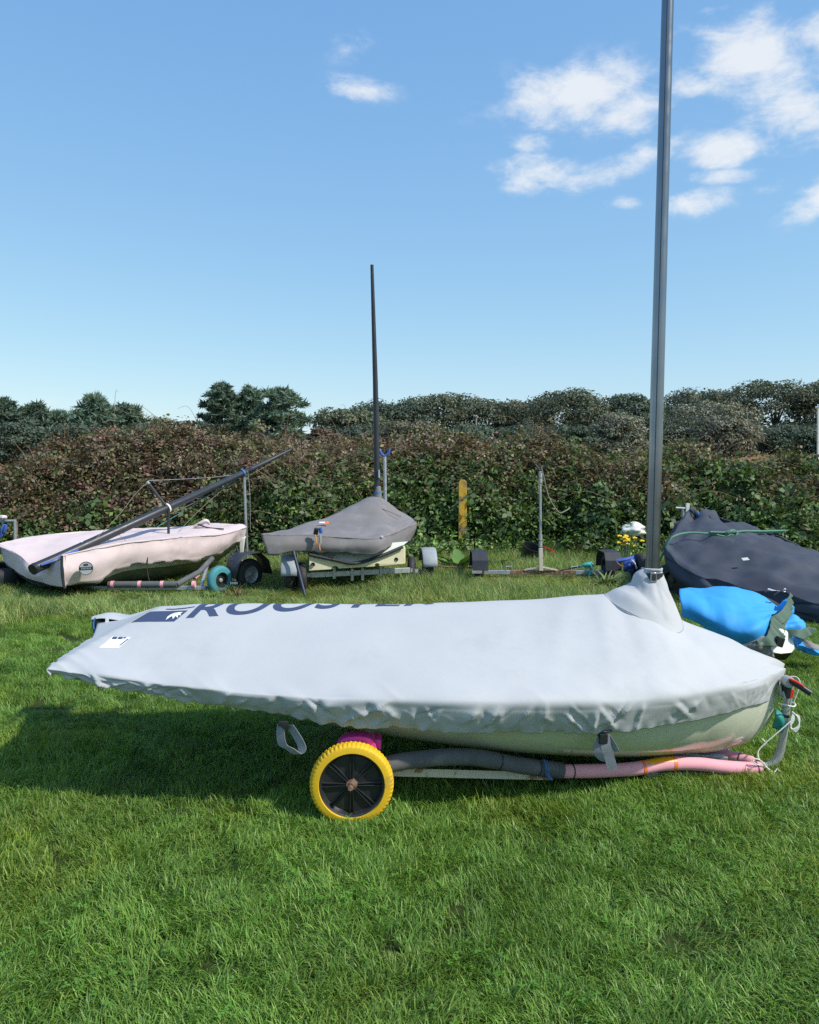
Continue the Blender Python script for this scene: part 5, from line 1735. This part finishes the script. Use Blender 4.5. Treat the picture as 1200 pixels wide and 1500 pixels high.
gt = thing('boat_trailer', P(520, 850, 10.8), 'combination trailer with cream shaped board and weathered grey mudguards', 'trailer')
bd = [(453, 815, 10.42), (470, 818.5, 10.46), (497, 822.5, 10.53), (520, 826, 10.6), (548, 818, 10.7), (570, 810, 10.78), (590, 800, 10.86), (592, 803, 10.87), (592, 826, 10.87),
      (556, 829.5, 10.72), (555, 826, 10.71), (552, 825, 10.7), (549, 826.5, 10.69), (548, 830, 10.69), (496, 833, 10.54), (494, 830, 10.53), (490, 829, 10.52), (486, 830.5, 10.51), (485, 834, 10.51), (453, 836, 10.42)]
MB().prism([P(*q) for q in bd], (0.02, .06, 0)).build('shaped_board', M['cream_board'], gt, smooth=False, bevel=.004)
for q in ((458.5, 827, 10.42), (580.5, 819.5, 10.82)):  # dark discs stand in for the shaded insides of two holes
    MB().lathe([(0, .006), (.018, .006), (.026, .012), (.028, 0), (0, 0)], P(*q), (.2, -1, 0), 18).build('hole_disc', M['rim_black'], gt)
MB().tube([P(452, 812, 10.40), P(487, 819.5, 10.48), P(520, 825, 10.56), P(556, 815, 10.68), P(590, 801, 10.83)], .022, 8, True, 6).build('padding', M['tyre'], gt)
MB().bar(P(455, 842, 10.62), P(600, 835, 11.1), .06, .07).build('axle_beam', M['galv'], gt, smooth=False, bevel=.004)
for px_ in (489, 515, 530, 557):
    f_ = (px_ - 455) / 145
    q = P(455, 842, 10.62) * (1 - f_) + P(600, 835, 11.1) * f_
    MB().box(q + np.array((0, -.045, -.02 if px_ in (515, 530) else .02)), (.035, .012, .16)).build('bracket', M['alloy'], gt, smooth=False)
ax2 = unit((1, .22, 0))
for (px_, py_, D_, R_, wd_, rim_, nm) in ((441, 846, 10.5, .20, .11, M['red_rim'], 1), (603, 835, 11.3, .19, .11, M['rim_black'], 0)):
    c_ = P(px_, py_, D_); c_[2] = R_ - .01
    wheel(gt, c_, unit((1, .30, 0)) if nm else unit((-1, .05, 0)), R_, wd_, M['tyre'], rim_, rim_r=.58)
c_ = P(441, 846, 10.5)
MB().lathe([(0, .075), (.10, .075), (.115, .06), (0, .05)], (c_[0], c_[1], .19), unit((1, .1, 0)), 28).build('rim_disc', M['red_rim'], gt)
for (px_, D_) in ((424, 10.55), (627, 11.45)):
    c_ = P(px_, 840, D_); c_[2] = .20
    wheel(gt, c_, unit((1, .12, 0)), .21, .13, M['tyre'], M['galv'], rim_r=.55)
    fender(gt, c_ + np.array((0, 0, .02)), unit((1, .12, 0)), .26, .19, M['fender_grey'], -1.35, 1.5)
MB().bar(P(424, 842, 10.55), P(455, 842, 10.62), .05, .05).build('axle_stub', M['galv'], gt, smooth=False)
MB().bar(P(600, 835, 11.1), P(627, 838, 11.45), .05, .05).build('axle_stub', M['galv'], gt, smooth=False)
mb = MB().tube([P(430, 808, 10.3), P(438, 838, 10.2), P(447, 873, 10.1)], .020, 10)
tag(mb.build('leaning_stick', M['dark_navy']), 'dark blue stick leaning from the grey cover to the ground by the red rim', 'stick')
cr_ = thing('boom_crutch', P(565, 835, 13.2), 'galvanised crutch post with blue padded fork beside the thin mast', 'post')
MB().tube([P(563.5, 669, 13.2), P(566, 835, 13.2)], .03, 10).build('post', M['galv'], cr_)
MB().tube([P(555.5, 658, 13.2), P(558.5, 664, 13.2), P(563.5, 668, 13.2), P(568.5, 664, 13.2), P(571, 657.5, 13.2)], .022, 8, True, 5).build('fork', M['blue_fabric'], cr_)

# ---- empty trailer
et = thing('boat_trailer', P(792, 845, 11.6), 'empty low trailer with rusty beam, black mudguards and tall upright', 'trailer')
e0, e1 = P(697, 838, 11.6), P(884, 838.5, 11.6)
for f0, f1, mt in ((0, .27, 'galv'), (.27, .78, 'rust'), (.78, 1, 'galv')):
    MB().bar(e0 * (1-f0) + e1 * f0, e0 * (1-f1) + e1 * f1, .055, .055 + .004 * (mt == 'rust')).build('beam', M[mt], et, smooth=False, bevel=.004)
for px_ in (701, 891):
    c_ = P(px_, 838, 11.65); c_[2] = .19
    wheel(et, c_, (1, 0.03, 0), .19, .14, M['tyre'], M['rim_black'], rim_r=.55)
    X_ = np.array((1.0, 0, 0)); prof = [(-.32, -.02), (-.30, .12), (-.21, .225), (.18, .225), (.28, .12), (.31, -.02)]
    A_ = np.array([[c_ + np.array((h, a, b)) for h in (-.11, .11)] for a, b in prof])
    MB().grid(A_, flip=True).build('mudguard', M['fender_black'], et, smooth=False, solid=.012)
MB().box(P(699, 838, 11.3), (.14, .03, .035)).build('light_bracket', M['alloy'], et, smooth=False)
up0, up1, up2 = P(792.5, 836, 11.55), P(792, 803, 11.55), P(791.3, 690, 11.55)
MB().bar(up0, up1, .055, .055, (0, 1, 0)).build('upright_base', M['rusty_cream'], et, smooth=False, bevel=.004)
MB().tube([up1, up2], .018, 10).build('upright', M['galv'], et)
for py_ in (797, 787, 703, 697):
    MB().tube([P(791.8, py_ + 4, 11.55), P(791.8, py_ - 4, 11.55)], .028, 10).build('clamp', M['alloy'], et)
MB().tube([P(784, 680, 11.55), P(788, 685, 11.55), P(791.5, 689, 11.55), P(796, 685, 11.55), P(800, 681, 11.55)], .015, 8, True, 4).build('fork', M['fender_black'], et)
for a_, b_ in ((P(768, 835, 11.58), P(790, 830.5, 11.55)), (P(816, 835, 11.58), P(795, 830.5, 11.55))):
    MB().bar(a_, b_, .03, .02).build('brace', M['rusty_cream'], et, smooth=False)
for px_ in (745, 841):
    MB().tube([P(px_ - 4, 836, 11.5), P(px_ - 4, 830, 11.5), P(px_ + 5, 829.5, 11.5), P(px_ + 5, 834, 11.5)], .008, 6).build('lashing_eye', M['galv'], et)
tag(MB().tube([P(634, 829, 11.7), P(665, 830.5, 11.65), P(697, 832, 11.6)], .012, 6, True, 4).build('rusty_chain', M['rust']), 'thin rusty line running through the grass to the empty trailer', 'line')
tag(MB().tube([P(793, 684, 11.5), P(797, 700, 11.48), P(803, 725, 11.45), P(812, 742, 11.45), P(820, 751, 11.45), P(829, 748, 11.5), P(835, 744, 11.6)], .008, 6, True, 6).build('hanging_line', M['yellow_cord']), 'faded yellow line hanging from the upright of the empty trailer', 'line')
tb = thing('rope_knot', P(862, 838, 11.5), 'teal rope bunched on the beam beside a black mudguard', 'rope')
MB().tube([P(850, 830, 11.5), P(858, 826, 11.48), P(866, 825, 11.48), P(868, 829, 11.5), P(860, 831, 11.48), P(856, 828, 11.46), P(864, 827, 11.46), P(866, 834, 11.5), P(863, 844, 11.5)], .018, 7, True, 6).build('loops', M['teal_cord'], tb)
MB().tube([P(850, 830, 11.5), P(830, 834, 11.52), P(820, 836, 11.53)], .010, 6).build('tail', M['dark_cord'], tb)
bs = thing('folded_seat', P(918, 840, 11.2), 'blue fabric folding seat frame lying beside the empty trailer', 'seat')
MB().tube([P(903, 822, 11.2), P(915, 820, 11.2), P(932, 816, 11.25)], .028, 8, True, 4).build('frame_tube', M['blue_fabric'], bs)
MB().tube([P(902, 822, 11.15), P(912, 830, 11.15), P(938, 834, 11.2)], .010, 6, True, 4).build('frame_tube', M['rust'], bs)
Cc = [[(915, 819, 11.2), (924, 816, 11.2), (934, 818, 11.2)], [(912, 828, 11.15), (922, 826, 11.1), (932, 830, 11.15)], [(914, 838, 11.2), (920, 839, 11.15), (930, 836, 11.2)]]
cloth(Cc, 'sling', M['blue_fabric'], bs, 75, .03, 6, 6, 3, 9)
MB().tube([P(925, 820, 11.1), P(930, 825, 11.1), P(933, 833, 11.1)], .010, 6, True, 4).build('trim', M['white_cord'], bs)

# ---- odds and ends by the hedge
yp = thing('marker_post', P(678, 790, 14.2), 'weathered yellow painted wooden marker post standing in the brambles', 'post')
w_, tp, bt = .072, P(678, 702.5, 14.44), P(678.5, 815, 14.44)
pr = [(tp[0] - w_, bt[2])] + [(tp[0] - w_ * math.cos(a), tp[2] - w_ + w_ * math.sin(a)) for a in np.linspace(0, math.pi, 11)] + [(tp[0] + w_, bt[2])]
MB().prism([(x, 14.42, z) for x, z in pr], (0, .08, 0)).build('board', M['yellow_post'], yp, ang=30, bevel=.006)
for k, z in enumerate((.34,)):
    MB().lathe([(0, .012), (.014, .010), (.016, 0), (0, 0)], (tp[0] + .01 * (-1) ** k, 14.415, tp[2] - z), (0, -1, 0), 10).build('bolt_head', M['rust'], yp)
u_, v_ = np.meshgrid(np.linspace(0, 2*np.pi, 40, endpoint=False), np.linspace(0.02, np.pi - .02, 24), indexing='ij')
sph = np.stack((np.cos(u_) * np.sin(v_), np.sin(u_) * np.sin(v_), np.cos(v_)), -1)
d_ = 1 + .10 * crumple(u_, v_, 77, 5, .5, 2.5) + .38 * noise3(sph * 1.6 + 3)
bagc = P(929, 776, 14.0)
tag(MB().grid(sph * d_[..., None] * np.array((.22, .13, .11)) + bagc, closed_u=True).build('plastic_bag', M['bag'], ang=180), 'crumpled white plastic bag caught in the brambles by the big mast', 'bag')
bk_ = P(776, 812, 13.2); bk_[2] = .05
kt = thing('bucket', bk_, 'black bucket lying in long grass at the hedge foot', 'bucket')
MB().lathe([(.0, -.10), (.13, -.10), (.16, .14), (.165, .15), (.155, .15), (.125, -.085), (0, -.085)], bk_ + np.array((0, 0, .14)), (.25, -.3, .8), 28).build('pail', M['rim_black'], kt, ang=30)
MB().tube([bk_ + np.array((.2, -.1, .28)), bk_ + np.array((.34, -.16, .22)), bk_ + np.array((.36, -.14, .10))], .008, 6, True, 5).build('handle', M['red'], kt)


def weed(loc, name, label, leaves, L, wd, col, seed, up=0.6, flowers=0, cat='plant', group=None, single=False):
    r = np.random.default_rng(seed)
    t = thing(name, loc, label, cat, group)
    V, Fq, C = [], [], []
    n = 0
    for i in range(leaves):
        a = r.uniform(0, 6.28)
        el = r.uniform(up * .5, up * 1.4)
        ln = L * r.uniform(.6, 1.2)
        d = np.array((math.cos(a), math.sin(a), 0))
        e = np.array((-math.sin(a), math.cos(a), 0))
        p = np.array(loc) + r.normal(0, .03, 3) * (1, 1, 0)
        an = math.atan2(el, 1)
        ww = wd * r.uniform(.7, 1.2)
        c = np.array(col) * r.uniform(.75, 1.3)
        for k in range(5):
            f = k / 4
            wk = ww * math.sin(math.pi * min(.98, .12 + .85 * f)) * .5
            V += [p - e * wk, p + np.array((0, 0, -wk * .25)), p + e * wk]
            C += [c] * 3
            if k:
                b = n + (k-1) * 3
                Fq += [(b, b+1, b+4, b+3), (b+1, b+2, b+5, b+4)]
            p = p + (d * math.cos(an) + np.array((0, 0, 1)) * math.sin(an)) * ln / 4
            an -= .28
        n += 15
    V = np.array(V) - np.array(loc)
    if single:
        for i in range(leaves):
            me = src_mesh('leaf', V[i*15:(i+1)*15], (np.array(Fq[:8])).ravel(), np.full(8, 4), np.array(C[i*15:(i+1)*15]), bram_m)
            link(bpy.data.objects.new('leaf', me), t, loc)
        return t
    me = src_mesh('leaves', V, np.array(Fq).ravel(), np.full(len(Fq), 4), np.array(C), bram_m)
    link(bpy.data.objects.new('leaves', me), t, loc)['kind'] = 'stuff'
    if flowers:
        st, hd = MB(), []
        for i in range(flowers):
            tip = np.array(loc) + np.array((r.normal(0, .13), r.normal(0, .10), r.uniform(.34, .52)))
            st.tube([np.array(loc), (np.array(loc) + tip) / 2 + r.normal(0, .02, 3), tip], .004, 5, False, 3)
            hd.append(tip)
        st.build('stem', M['green_hem'], t)
        for tip in hd:
            MB().lathe([(0, .008), (.03, .012), (.036, .0), (.02, -.015), (0, -.018)], tip, (0, -.3, 1), 10, wob=lambda t_, p_: .008 * math.cos(5 * t_) * (p_[:, 0] > .02)).build('flower_head', M['petal'], t)
    return t


weed(P(918, 832, 13.0) * (1, 1, 0), 'ragwort_plant', 'yellow flowering ragwort plant in the grass by the big mast', 70, .34, .045, (.09, .15, .04), 601, 1.2, 14)
weed(P(672, 850, 12.4) * (1, 1, 0), 'dock_plant', 'broad leaved dock plant below the yellow marker post', 16, .52, .16, (.11, .20, .05), 602, 1.4, group='dock plants in the long grass', single=True)
weed(P(712, 838, 12.9) * (1, 1, 0), 'dock_plant', 'dock plant with drooping leaves behind a black mudguard', 18, .50, .17, (.09, .16, .05), 603, .9, group='dock plants in the long grass', single=True)
weed(P(888, 862, 10.9) * (1, 1, 0), 'thistle_plant', 'pale spiky thistle in front of the mudguard near the big mast', 60, .34, .03, (.17, .22, .09), 604, 1.3)
weed(P(308, 882, 10.0) * (1, 1, 0), 'nettle_plant', 'leafy nettle clump in front of the teal wheel', 60, .16, .06, (.12, .19, .04), 605, .8)
weed(P(345, 884, 9.9) * (1, 1, 0), 'sorrel_plant', 'reddish brown sorrel spikes in grass before the black mudguard', 14, .30, .02, (.15, .065, .04), 606, 1.6)

# ---- navy covered boat
nvb = thing('sailing_dinghy', P(1080, 880, 10.0), 'low dinghy hull on wheels beneath the navy cover', 'dinghy')
NH = [[(1003, 762, 12.1), (984, 800, 11.0), (984, 830, 10.2), (1012, 860, 9.6), (1078, 884, 9.0), (1165, 900, 8.5), (1250, 915, 8.1)],
      [(1004, 775, 12.15), (1005, 818, 11.2), (1010, 852, 10.4), (1045, 872, 9.8), (1110, 888, 9.2), (1190, 904, 8.7), (1270, 918, 8.3)],
      [(1008, 778, 12.2), (1030, 815, 11.6), (1060, 848, 10.8), (1100, 862, 10.3), (1160, 870, 9.8), (1230, 885, 9.3), (1320, 900, 8.9)],
      [(1016, 765, 12.3), (1052, 780, 12.0), (1128, 808, 11.3), (1180, 828, 10.9), (1235, 848, 10.5), (1325, 870, 10.2), (1405, 890, 9.8)]]
NA = surf(NH, 6, 8)
NA[..., 2] = np.maximum(NA[..., 2], .06)
MB().grid(NA).build('hull', M['olive_hull'], nvb, ang=180)
MB().bar(P(1006, 760, 12.3), P(1007.5, 737, 12.3), .05, .05, (0, 1, 0)).build('bow_fitting', M['white_hull'], nvb, smooth=False)
MB().tube([P(990, 744, 12.3), P(1008, 745, 12.3)], .02, 8).build('bow_bar', M['galv'], nvb)
MB().tube([P(1000, 745, 12.3), P(1001, 772, 12.3)], .02, 8).build('bow_bar', M['galv'], nvb)
nt = thing('boat_trailer', P(985, 870, 10.3), 'black trailer wheels with a crimson edge tucked under the navy covered boat', 'trailer')
wn1 = P(987, 849, 10.0); wn1[2] = .22
wheel(nt, wn1, unit((-.72, -.69, 0)), .23, .13, M['tyre'], M['rim_black'], rim_r=.5)
MB().tube([P(970, 842, 9.85), P(973, 852, 9.82), P(975, 862, 9.82)], .020, 8).build('rim_edge', M['red_rim'], nt)
wn2 = P(937, 828, 11.2); wn2[2] = .21
wheel(nt, wn2, unit((-.97, -.2, 0)), .22, .13, M['tyre'], M['rim_black'], rim_r=.5)
MB().bar(wn2, P(1060, 850, 11.5) * (1, 1, 0) + np.array((0, 0, .22)), .06, .06).build('axle', M['galv'], nt, smooth=False)
MB().bar(wn1, P(1080, 850, 10.6) * (1, 1, 0) + np.array((0, 0, .2)), .06, .06).build('axle', M['galv'], nt, smooth=False)
MB().tube([P(985, 838, 10.1), P(990, 826, 10.3), P(996, 820, 10.5)], .022, 8).tube([P(992, 842, 10.0), P(1003, 858, 9.8), P(1010, 868, 9.7)], .018, 8).build('spring_arm', M['alloy'], nt)
nc = thing('boat_cover', P(1090, 840, 9.8), 'faded navy canvas boat cover tied with a green rope', 'boat cover')
ctrl = [[(1000, 770, 12.1), (979, 808, 11.1), (990, 846, 10.1), (1016, 872, 9.5), (1075, 890, 8.9), (1165, 908, 8.4), (1250, 920, 8.0)],
        [(1001, 763, 12.08), (977, 795, 11.05), (979, 826, 10.12), (1006, 853, 9.52), (1066, 874, 8.92), (1160, 893, 8.42), (1252, 908, 8.03)],
        [(1003, 756, 12.1), (980, 784, 11.05), (976, 803, 10.2), (1003, 833, 9.6), (1065, 857, 9.0), (1160, 877, 8.5), (1255, 895, 8.1)],
        [(1006, 748, 12.15), (1004, 766, 11.35), (1030, 785, 10.5), (1060, 806, 9.9), (1112, 828, 9.4), (1200, 846, 9.0), (1290, 860, 8.6)],
        [(1010, 744.5, 12.2), (1030, 755, 11.75), (1082, 774, 10.85), (1122, 789, 10.3), (1172, 806, 9.9), (1262, 822, 9.5), (1350, 845, 9.1)],
        [(1017, 746.5, 12.3), (1052, 757, 12.0), (1134, 783, 11.3), (1186, 808, 10.9), (1240, 825, 10.5), (1330, 846, 10.2), (1410, 870, 9.8)],
        [(1018, 762, 12.32), (1055, 776, 12.05), (1136, 806, 11.35), (1188, 832, 10.95), (1243, 850, 10.55), (1334, 875, 10.25), (1413, 900, 9.85)]]
_, NAV = cloth(sharpen(ctrl, (2, 5)), 'cover_cloth', M['navy_canvas'], nc, 81, 0.050, 8, 12, 1.1, 6, flip=True)
for (px_, py_, D_, sz, ry) in ((1092, 819, 9.42, .08, .2), (1121, 805, 9.9, .04, -.2), (1074, 796, 10.05, .03, .4)):
    MB().box(P(px_, py_, D_), (sz, .05, .006), Matrix.Rotation(.5, 3, 'X') @ Matrix.Rotation(ry, 3, 'Z')).build('patch', M['pale_hull'], nc, smooth=False)
for k in range(7):
    MB().tube([P(1012 + k*4.6, 747 + k*1.6, 11.95 - k*.06), P(1016 + k*4.6, 751 + k*2, 11.85 - k*.06), P(1019 + k*4.4, 756 + k*1.2, 11.8 - k*.06)], .022, 6, True, 3).build('lace', M['blue_cord' if k in (2, 5) else 'dark_cord'], nc)
MB().tube([P(1125, 863, 8.72), P(1135, 866, 8.68), P(1148, 867, 8.66), P(1150, 863, 8.7)], .012, 6, True, 4).build('printed_tape', M['white_print'], nc)
gr = thing('tie_rope', P(1060, 785, 10.3), 'knotted green rope tied across the navy cover', 'rope')
rp_ctrl = [(976, 797, 10.28), (985, 788, 10.32), (1005, 783.5, 10.45), (1035, 784.5, 10.48), (1060, 785, 10.55), (1085, 783, 10.72), (1110, 783, 10.95), (1145, 782, 11.32)]
pr_ = np.array([P(*q) for q in rp_ctrl])
pr_[:, 1] -= .10; pr_[:, 2] += .035
MB().tube(np.concatenate(([P(962, 830, 10.2)], pr_)), .014, 7, True, 5).build('rope_strand', M['green_cord'], gr)
MB().tube(pr_[3:] + np.array((0, -.02, .02)), .013, 7, True, 5).build('rope_strand', M['green_cord'], gr)
kn = P(1072, 783, 10.4)
th_ = np.linspace(0, 4*np.pi, 30)
MB().tube(np.stack((kn[0] + .07 * np.cos(th_) * (1 + .2*np.sin(3*th_)), kn[1] + .03 * np.sin(2*th_), kn[2] + .045 * np.sin(th_) + .01*np.cos(2.5*th_)), 1), .018, 7).build('knot', M['green_cord'], gr)
MB().tube([kn, kn + np.array((-.1, -.02, -.02)), kn + np.array((-.22, 0, .0)), kn + np.array((-.30, 0, -.02))], .014, 6, True, 4).tube([kn, kn + np.array((.06, -.02, -.04)), kn + np.array((.12, -.04, -.06))], .012, 6, True, 4).build('rope_end', M['green_cord'], gr)
tag(MB().tube([P(963, 776, 12.0), P(966, 790, 11.9), P(963, 803, 11.8), P(966, 812, 11.7)], .014, 6, True, 5).build('hanging_rag', M['bag']), 'thin pale strip hanging between the big mast and the navy cover', 'rag')

# ---- small boat under bright blue cover
bb = thing('small_boat', P(1110, 960, 6.7), 'little white boat with black cleat half covered by bright blue canvas', 'boat')
WH = [[(1122, 938, 6.35), (1140, 926, 6.3), (1157, 925, 6.35), (1162, 938, 6.45), (1166, 952, 6.5)],
      [(1120, 954, 6.32), (1138, 957, 6.22), (1152, 958, 6.22), (1163, 959, 6.3), (1168, 957, 6.45)],
      [(1118, 963, 6.42), (1136, 965, 6.36), (1150, 966, 6.36), (1160, 965, 6.4), (1165, 962, 6.5)],
      [(1090, 955, 6.9), (1120, 962, 6.8), (1140, 962, 6.7), (1155, 960, 6.7), (1165, 955, 6.75)]]
WA = surf(WH, 5, 5); WA[..., 2] = np.maximum(WA[..., 2], .03)
hc = [P(*q) for q in ((1126, 950, 6.30), (1133, 927, 6.32), (1146, 922, 6.36), (1157, 925, 6.42), (1161, 938, 6.40), (1166, 951, 6.36), (1161, 957, 6.30), (1146, 958, 6.26), (1130, 958, 6.27))]
MB().prism(hc, (-.02, .32, .03)).build('hull_corner', M['white_hull'], bb, ang=25, bevel=.018)
hc = [P(*q) for q in ((1128, 957, 6.33), (1161, 957, 6.34), (1150, 967, 6.42), (1128, 966, 6.42))]
MB().prism(hc, (-.05, .3, .0)).build('hull_bottom', M['rim_black'], bb, smooth=False)
Ab = surf([[(1005, 915, 6.7), (1060, 940, 6.6), (1118, 955, 6.5)], [(1010, 930, 6.75), (1062, 955, 6.65), (1118, 963, 6.55)], [(1020, 930, 7.2), (1070, 945, 7.2), (1120, 955, 7.0)]], 5, 6)
Ab[..., 2] = np.maximum(Ab[..., 2], .03)
MB().grid(Ab).build('hull_side', M['white_hull'], bb, ang=180)
MB().box(P(1142, 940, 6.24), (.055, .05, .075), Matrix.Rotation(.3, 3, 'Y')).build('cleat', M['rim_black'], bb, smooth=False, bevel=.006)
ctrl = [[(1085, 938, 6.33), (1100, 934, 6.3), (1115, 934, 6.28), (1132, 938, 6.3), (1138, 944, 6.32)], [(1092, 950, 6.28), (1103, 948, 6.24), (1117, 950, 6.22), (1128, 952, 6.25), (1134, 955, 6.3)], [(1100, 958, 6.33), (1110, 962, 6.3), (1120, 964, 6.28), (1130, 964, 6.3), (1132, 962, 6.34)]]
cloth(ctrl, 'inner_cover', M['inner_canvas'], bb, 91, .03, 8, 8, 3, 10)
bl = thing('boat_cover', P(1075, 900, 6.8), 'bright blue canvas cover with gathered green hem thrown over a small boat', 'boat cover')
ctrl = [[(1000, 904, 6.50), (1022, 914, 6.44), (1046, 930, 6.38), (1065, 940, 6.34), (1085, 943, 6.30), (1108, 938, 6.28), (1124, 930, 6.34), (1130, 916, 6.44)],
        [(998, 890, 6.50), (1020, 897, 6.42), (1046, 910, 6.34), (1066, 920, 6.28), (1086, 924, 6.24), (1106, 920, 6.24), (1120, 914, 6.34), (1128, 906, 6.46)],
        [(996, 876, 6.56), (1022, 881, 6.5), (1047, 888, 6.46), (1068, 893, 6.42), (1088, 898, 6.42), (1106, 900, 6.45), (1122, 901, 6.50), (1132, 900, 6.56)],
        [(995, 867, 6.72), (1022, 871, 6.72), (1047, 874, 6.72), (1068, 876, 6.72), (1090, 881, 6.72), (1110, 887, 6.72), (1128, 893, 6.72), (1140, 897, 6.72)],
        [(997, 865, 6.98), (1020, 862, 7.05), (1047, 862, 7.1), (1072, 862.5, 7.1), (1092, 868, 7.08), (1114, 877, 7.04), (1132, 886, 7.0), (1146, 893, 6.95)],
        [(1005, 885, 7.35), (1022, 885, 7.5), (1048, 888, 7.55), (1074, 890, 7.55), (1094, 895, 7.5), (1116, 905, 7.4), (1134, 915, 7.3), (1148, 920, 7.2)]]
cloth(ctrl, 'cover_cloth', M['blue_tarp'], bl, 92, .024, 9, 9, 1.3, 4.5, flip=False)


def ruffle(top_pts, drop, name, mat, parent, seed, amp=.03, n=14, freq=9):
    c = crv(np.array([P(*q) for q in top_pts]), n)
    k = len(c)
    s = np.concatenate(([0], np.cumsum(np.linalg.norm(np.diff(c, axis=0), axis=1))))
    dirs = crv(np.array(drop, float), n)[:k]
    nrm = np.cross(np.gradient(c, axis=0), dirs); nrm /= np.linalg.norm(nrm, axis=1)[:, None] + 1e-9
    rows = []
    for f in np.linspace(0, 1, 10):
        wv = amp * (0.35 + f) * (np.sin(s * freq * 6.28 + 2 * f + 2 * noise2(s * 6, s * 0, seed)) + .6 * noise2(s * 25, s * 0 + f, seed + 1))
        rows.append(c + dirs * f + nrm * wv[:, None])
    return MB().grid(np.array(rows)).build(name, mat, parent, ang=180, solid=.003)


ruffle([(1108, 938, 6.22), (1122, 932, 6.24), (1128, 918, 6.32), (1130, 906, 6.42), (1137, 900, 6.5)],
       [(.02, -.02, -.03), (.06, -.04, -.07), (.10, -.03, -.10), (.10, -.02, -.09), (.09, 0, -.05)], 'gathered_hem', M['green_hem'], bl, 93, .009, 24, 10)
ruffle([(1130, 903, 6.44), (1140, 898, 6.48), (1150, 888, 6.6), (1155, 876, 6.75), (1158, 868, 6.85)],
       [(.05, -.02, -.07), (.06, -.02, -.065), (.05, 0, -.07), (.035, 0, -.06), (.012, 0, -.03)], 'gathered_hem', M['green_hem'], bl, 94, .007, 24, 10)
ruffle([(1060, 940, 6.31), (1075, 943.5, 6.28), (1092, 943, 6.25), (1110, 938, 6.22)],
       [(0, -.01, -.02), (0, -.01, -.025), (.01, -.01, -.03), (.02, -.02, -.04)], 'gathered_hem', M['green_hem'], bl, 95, .010, 16, 10)
ctrl = [[(1128, 893, 6.85), (1138, 886, 6.9), (1148, 880, 6.9), (1156, 871, 6.9)], [(1132, 903, 6.75), (1142, 896, 6.8), (1151, 889, 6.8), (1158, 880, 6.85)], [(1140, 915, 6.75), (1150, 908, 6.8), (1160, 902, 6.85), (1164, 890, 6.9)]]
cloth(ctrl, 'cover_tail', M['blue_tarp'], bl, 96, .02, 6, 6, 3, 9)
ctrl = [[(1128, 905, 6.6), (1150, 902, 6.7), (1168, 904, 6.7), (1178, 915, 6.7)], [(1132, 917, 6.5), (1152, 914, 6.55), (1170, 914, 6.55), (1180, 925, 6.6)], [(1140, 926, 6.5), (1158, 928, 6.5), (1175, 926, 6.5), (1184, 934, 6.55)]]
cloth(ctrl, 'cover_tail', M['blue_tarp'], bl, 97, .03, 6, 6, 3, 9)
ctrl = [[(1162, 928, 6.5), (1176, 934, 6.5), (1192, 948, 6.5), (1215, 950, 6.5)], [(1163, 940, 6.42), (1178, 946, 6.4), (1195, 954, 6.4), (1216, 957, 6.4)], [(1168, 953, 6.42), (1180, 958, 6.4), (1198, 961, 6.4), (1216, 962, 6.4)]]
o_, _A = cloth(ctrl, 'cover_tail', M['blue_tarp'], bl, 98, .025, 6, 6, 3, 9)
ruffle([(1148, 921, 6.42), (1160, 922, 6.4), (1172, 922, 6.4), (1184, 918, 6.5)], [(.0, -.03, -.05), (.02, -.04, -.06), (.03, -.03, -.07), (.06, 0, -.03)], 'gathered_hem', M['green_hem'], bl, 99, .014, 14, 9)
ruffle([(1172, 934, 6.42), (1184, 938, 6.4), (1200, 945, 6.4), (1214, 950, 6.4)], [(.03, -.04, -.06), (.05, -.05, -.07), (.05, -.05, -.06), (.05, -.05, -.05)], 'gathered_hem', M['inner_canvas'], bl, 100, .008, 14, 5)
MB().tube([P(1134, 872, 6.85), P(1140, 868, 6.85), P(1148, 865, 6.85), P(1153, 864, 6.9)], .008, 6, True, 4).build('drawcord', M['black_web'], bl)
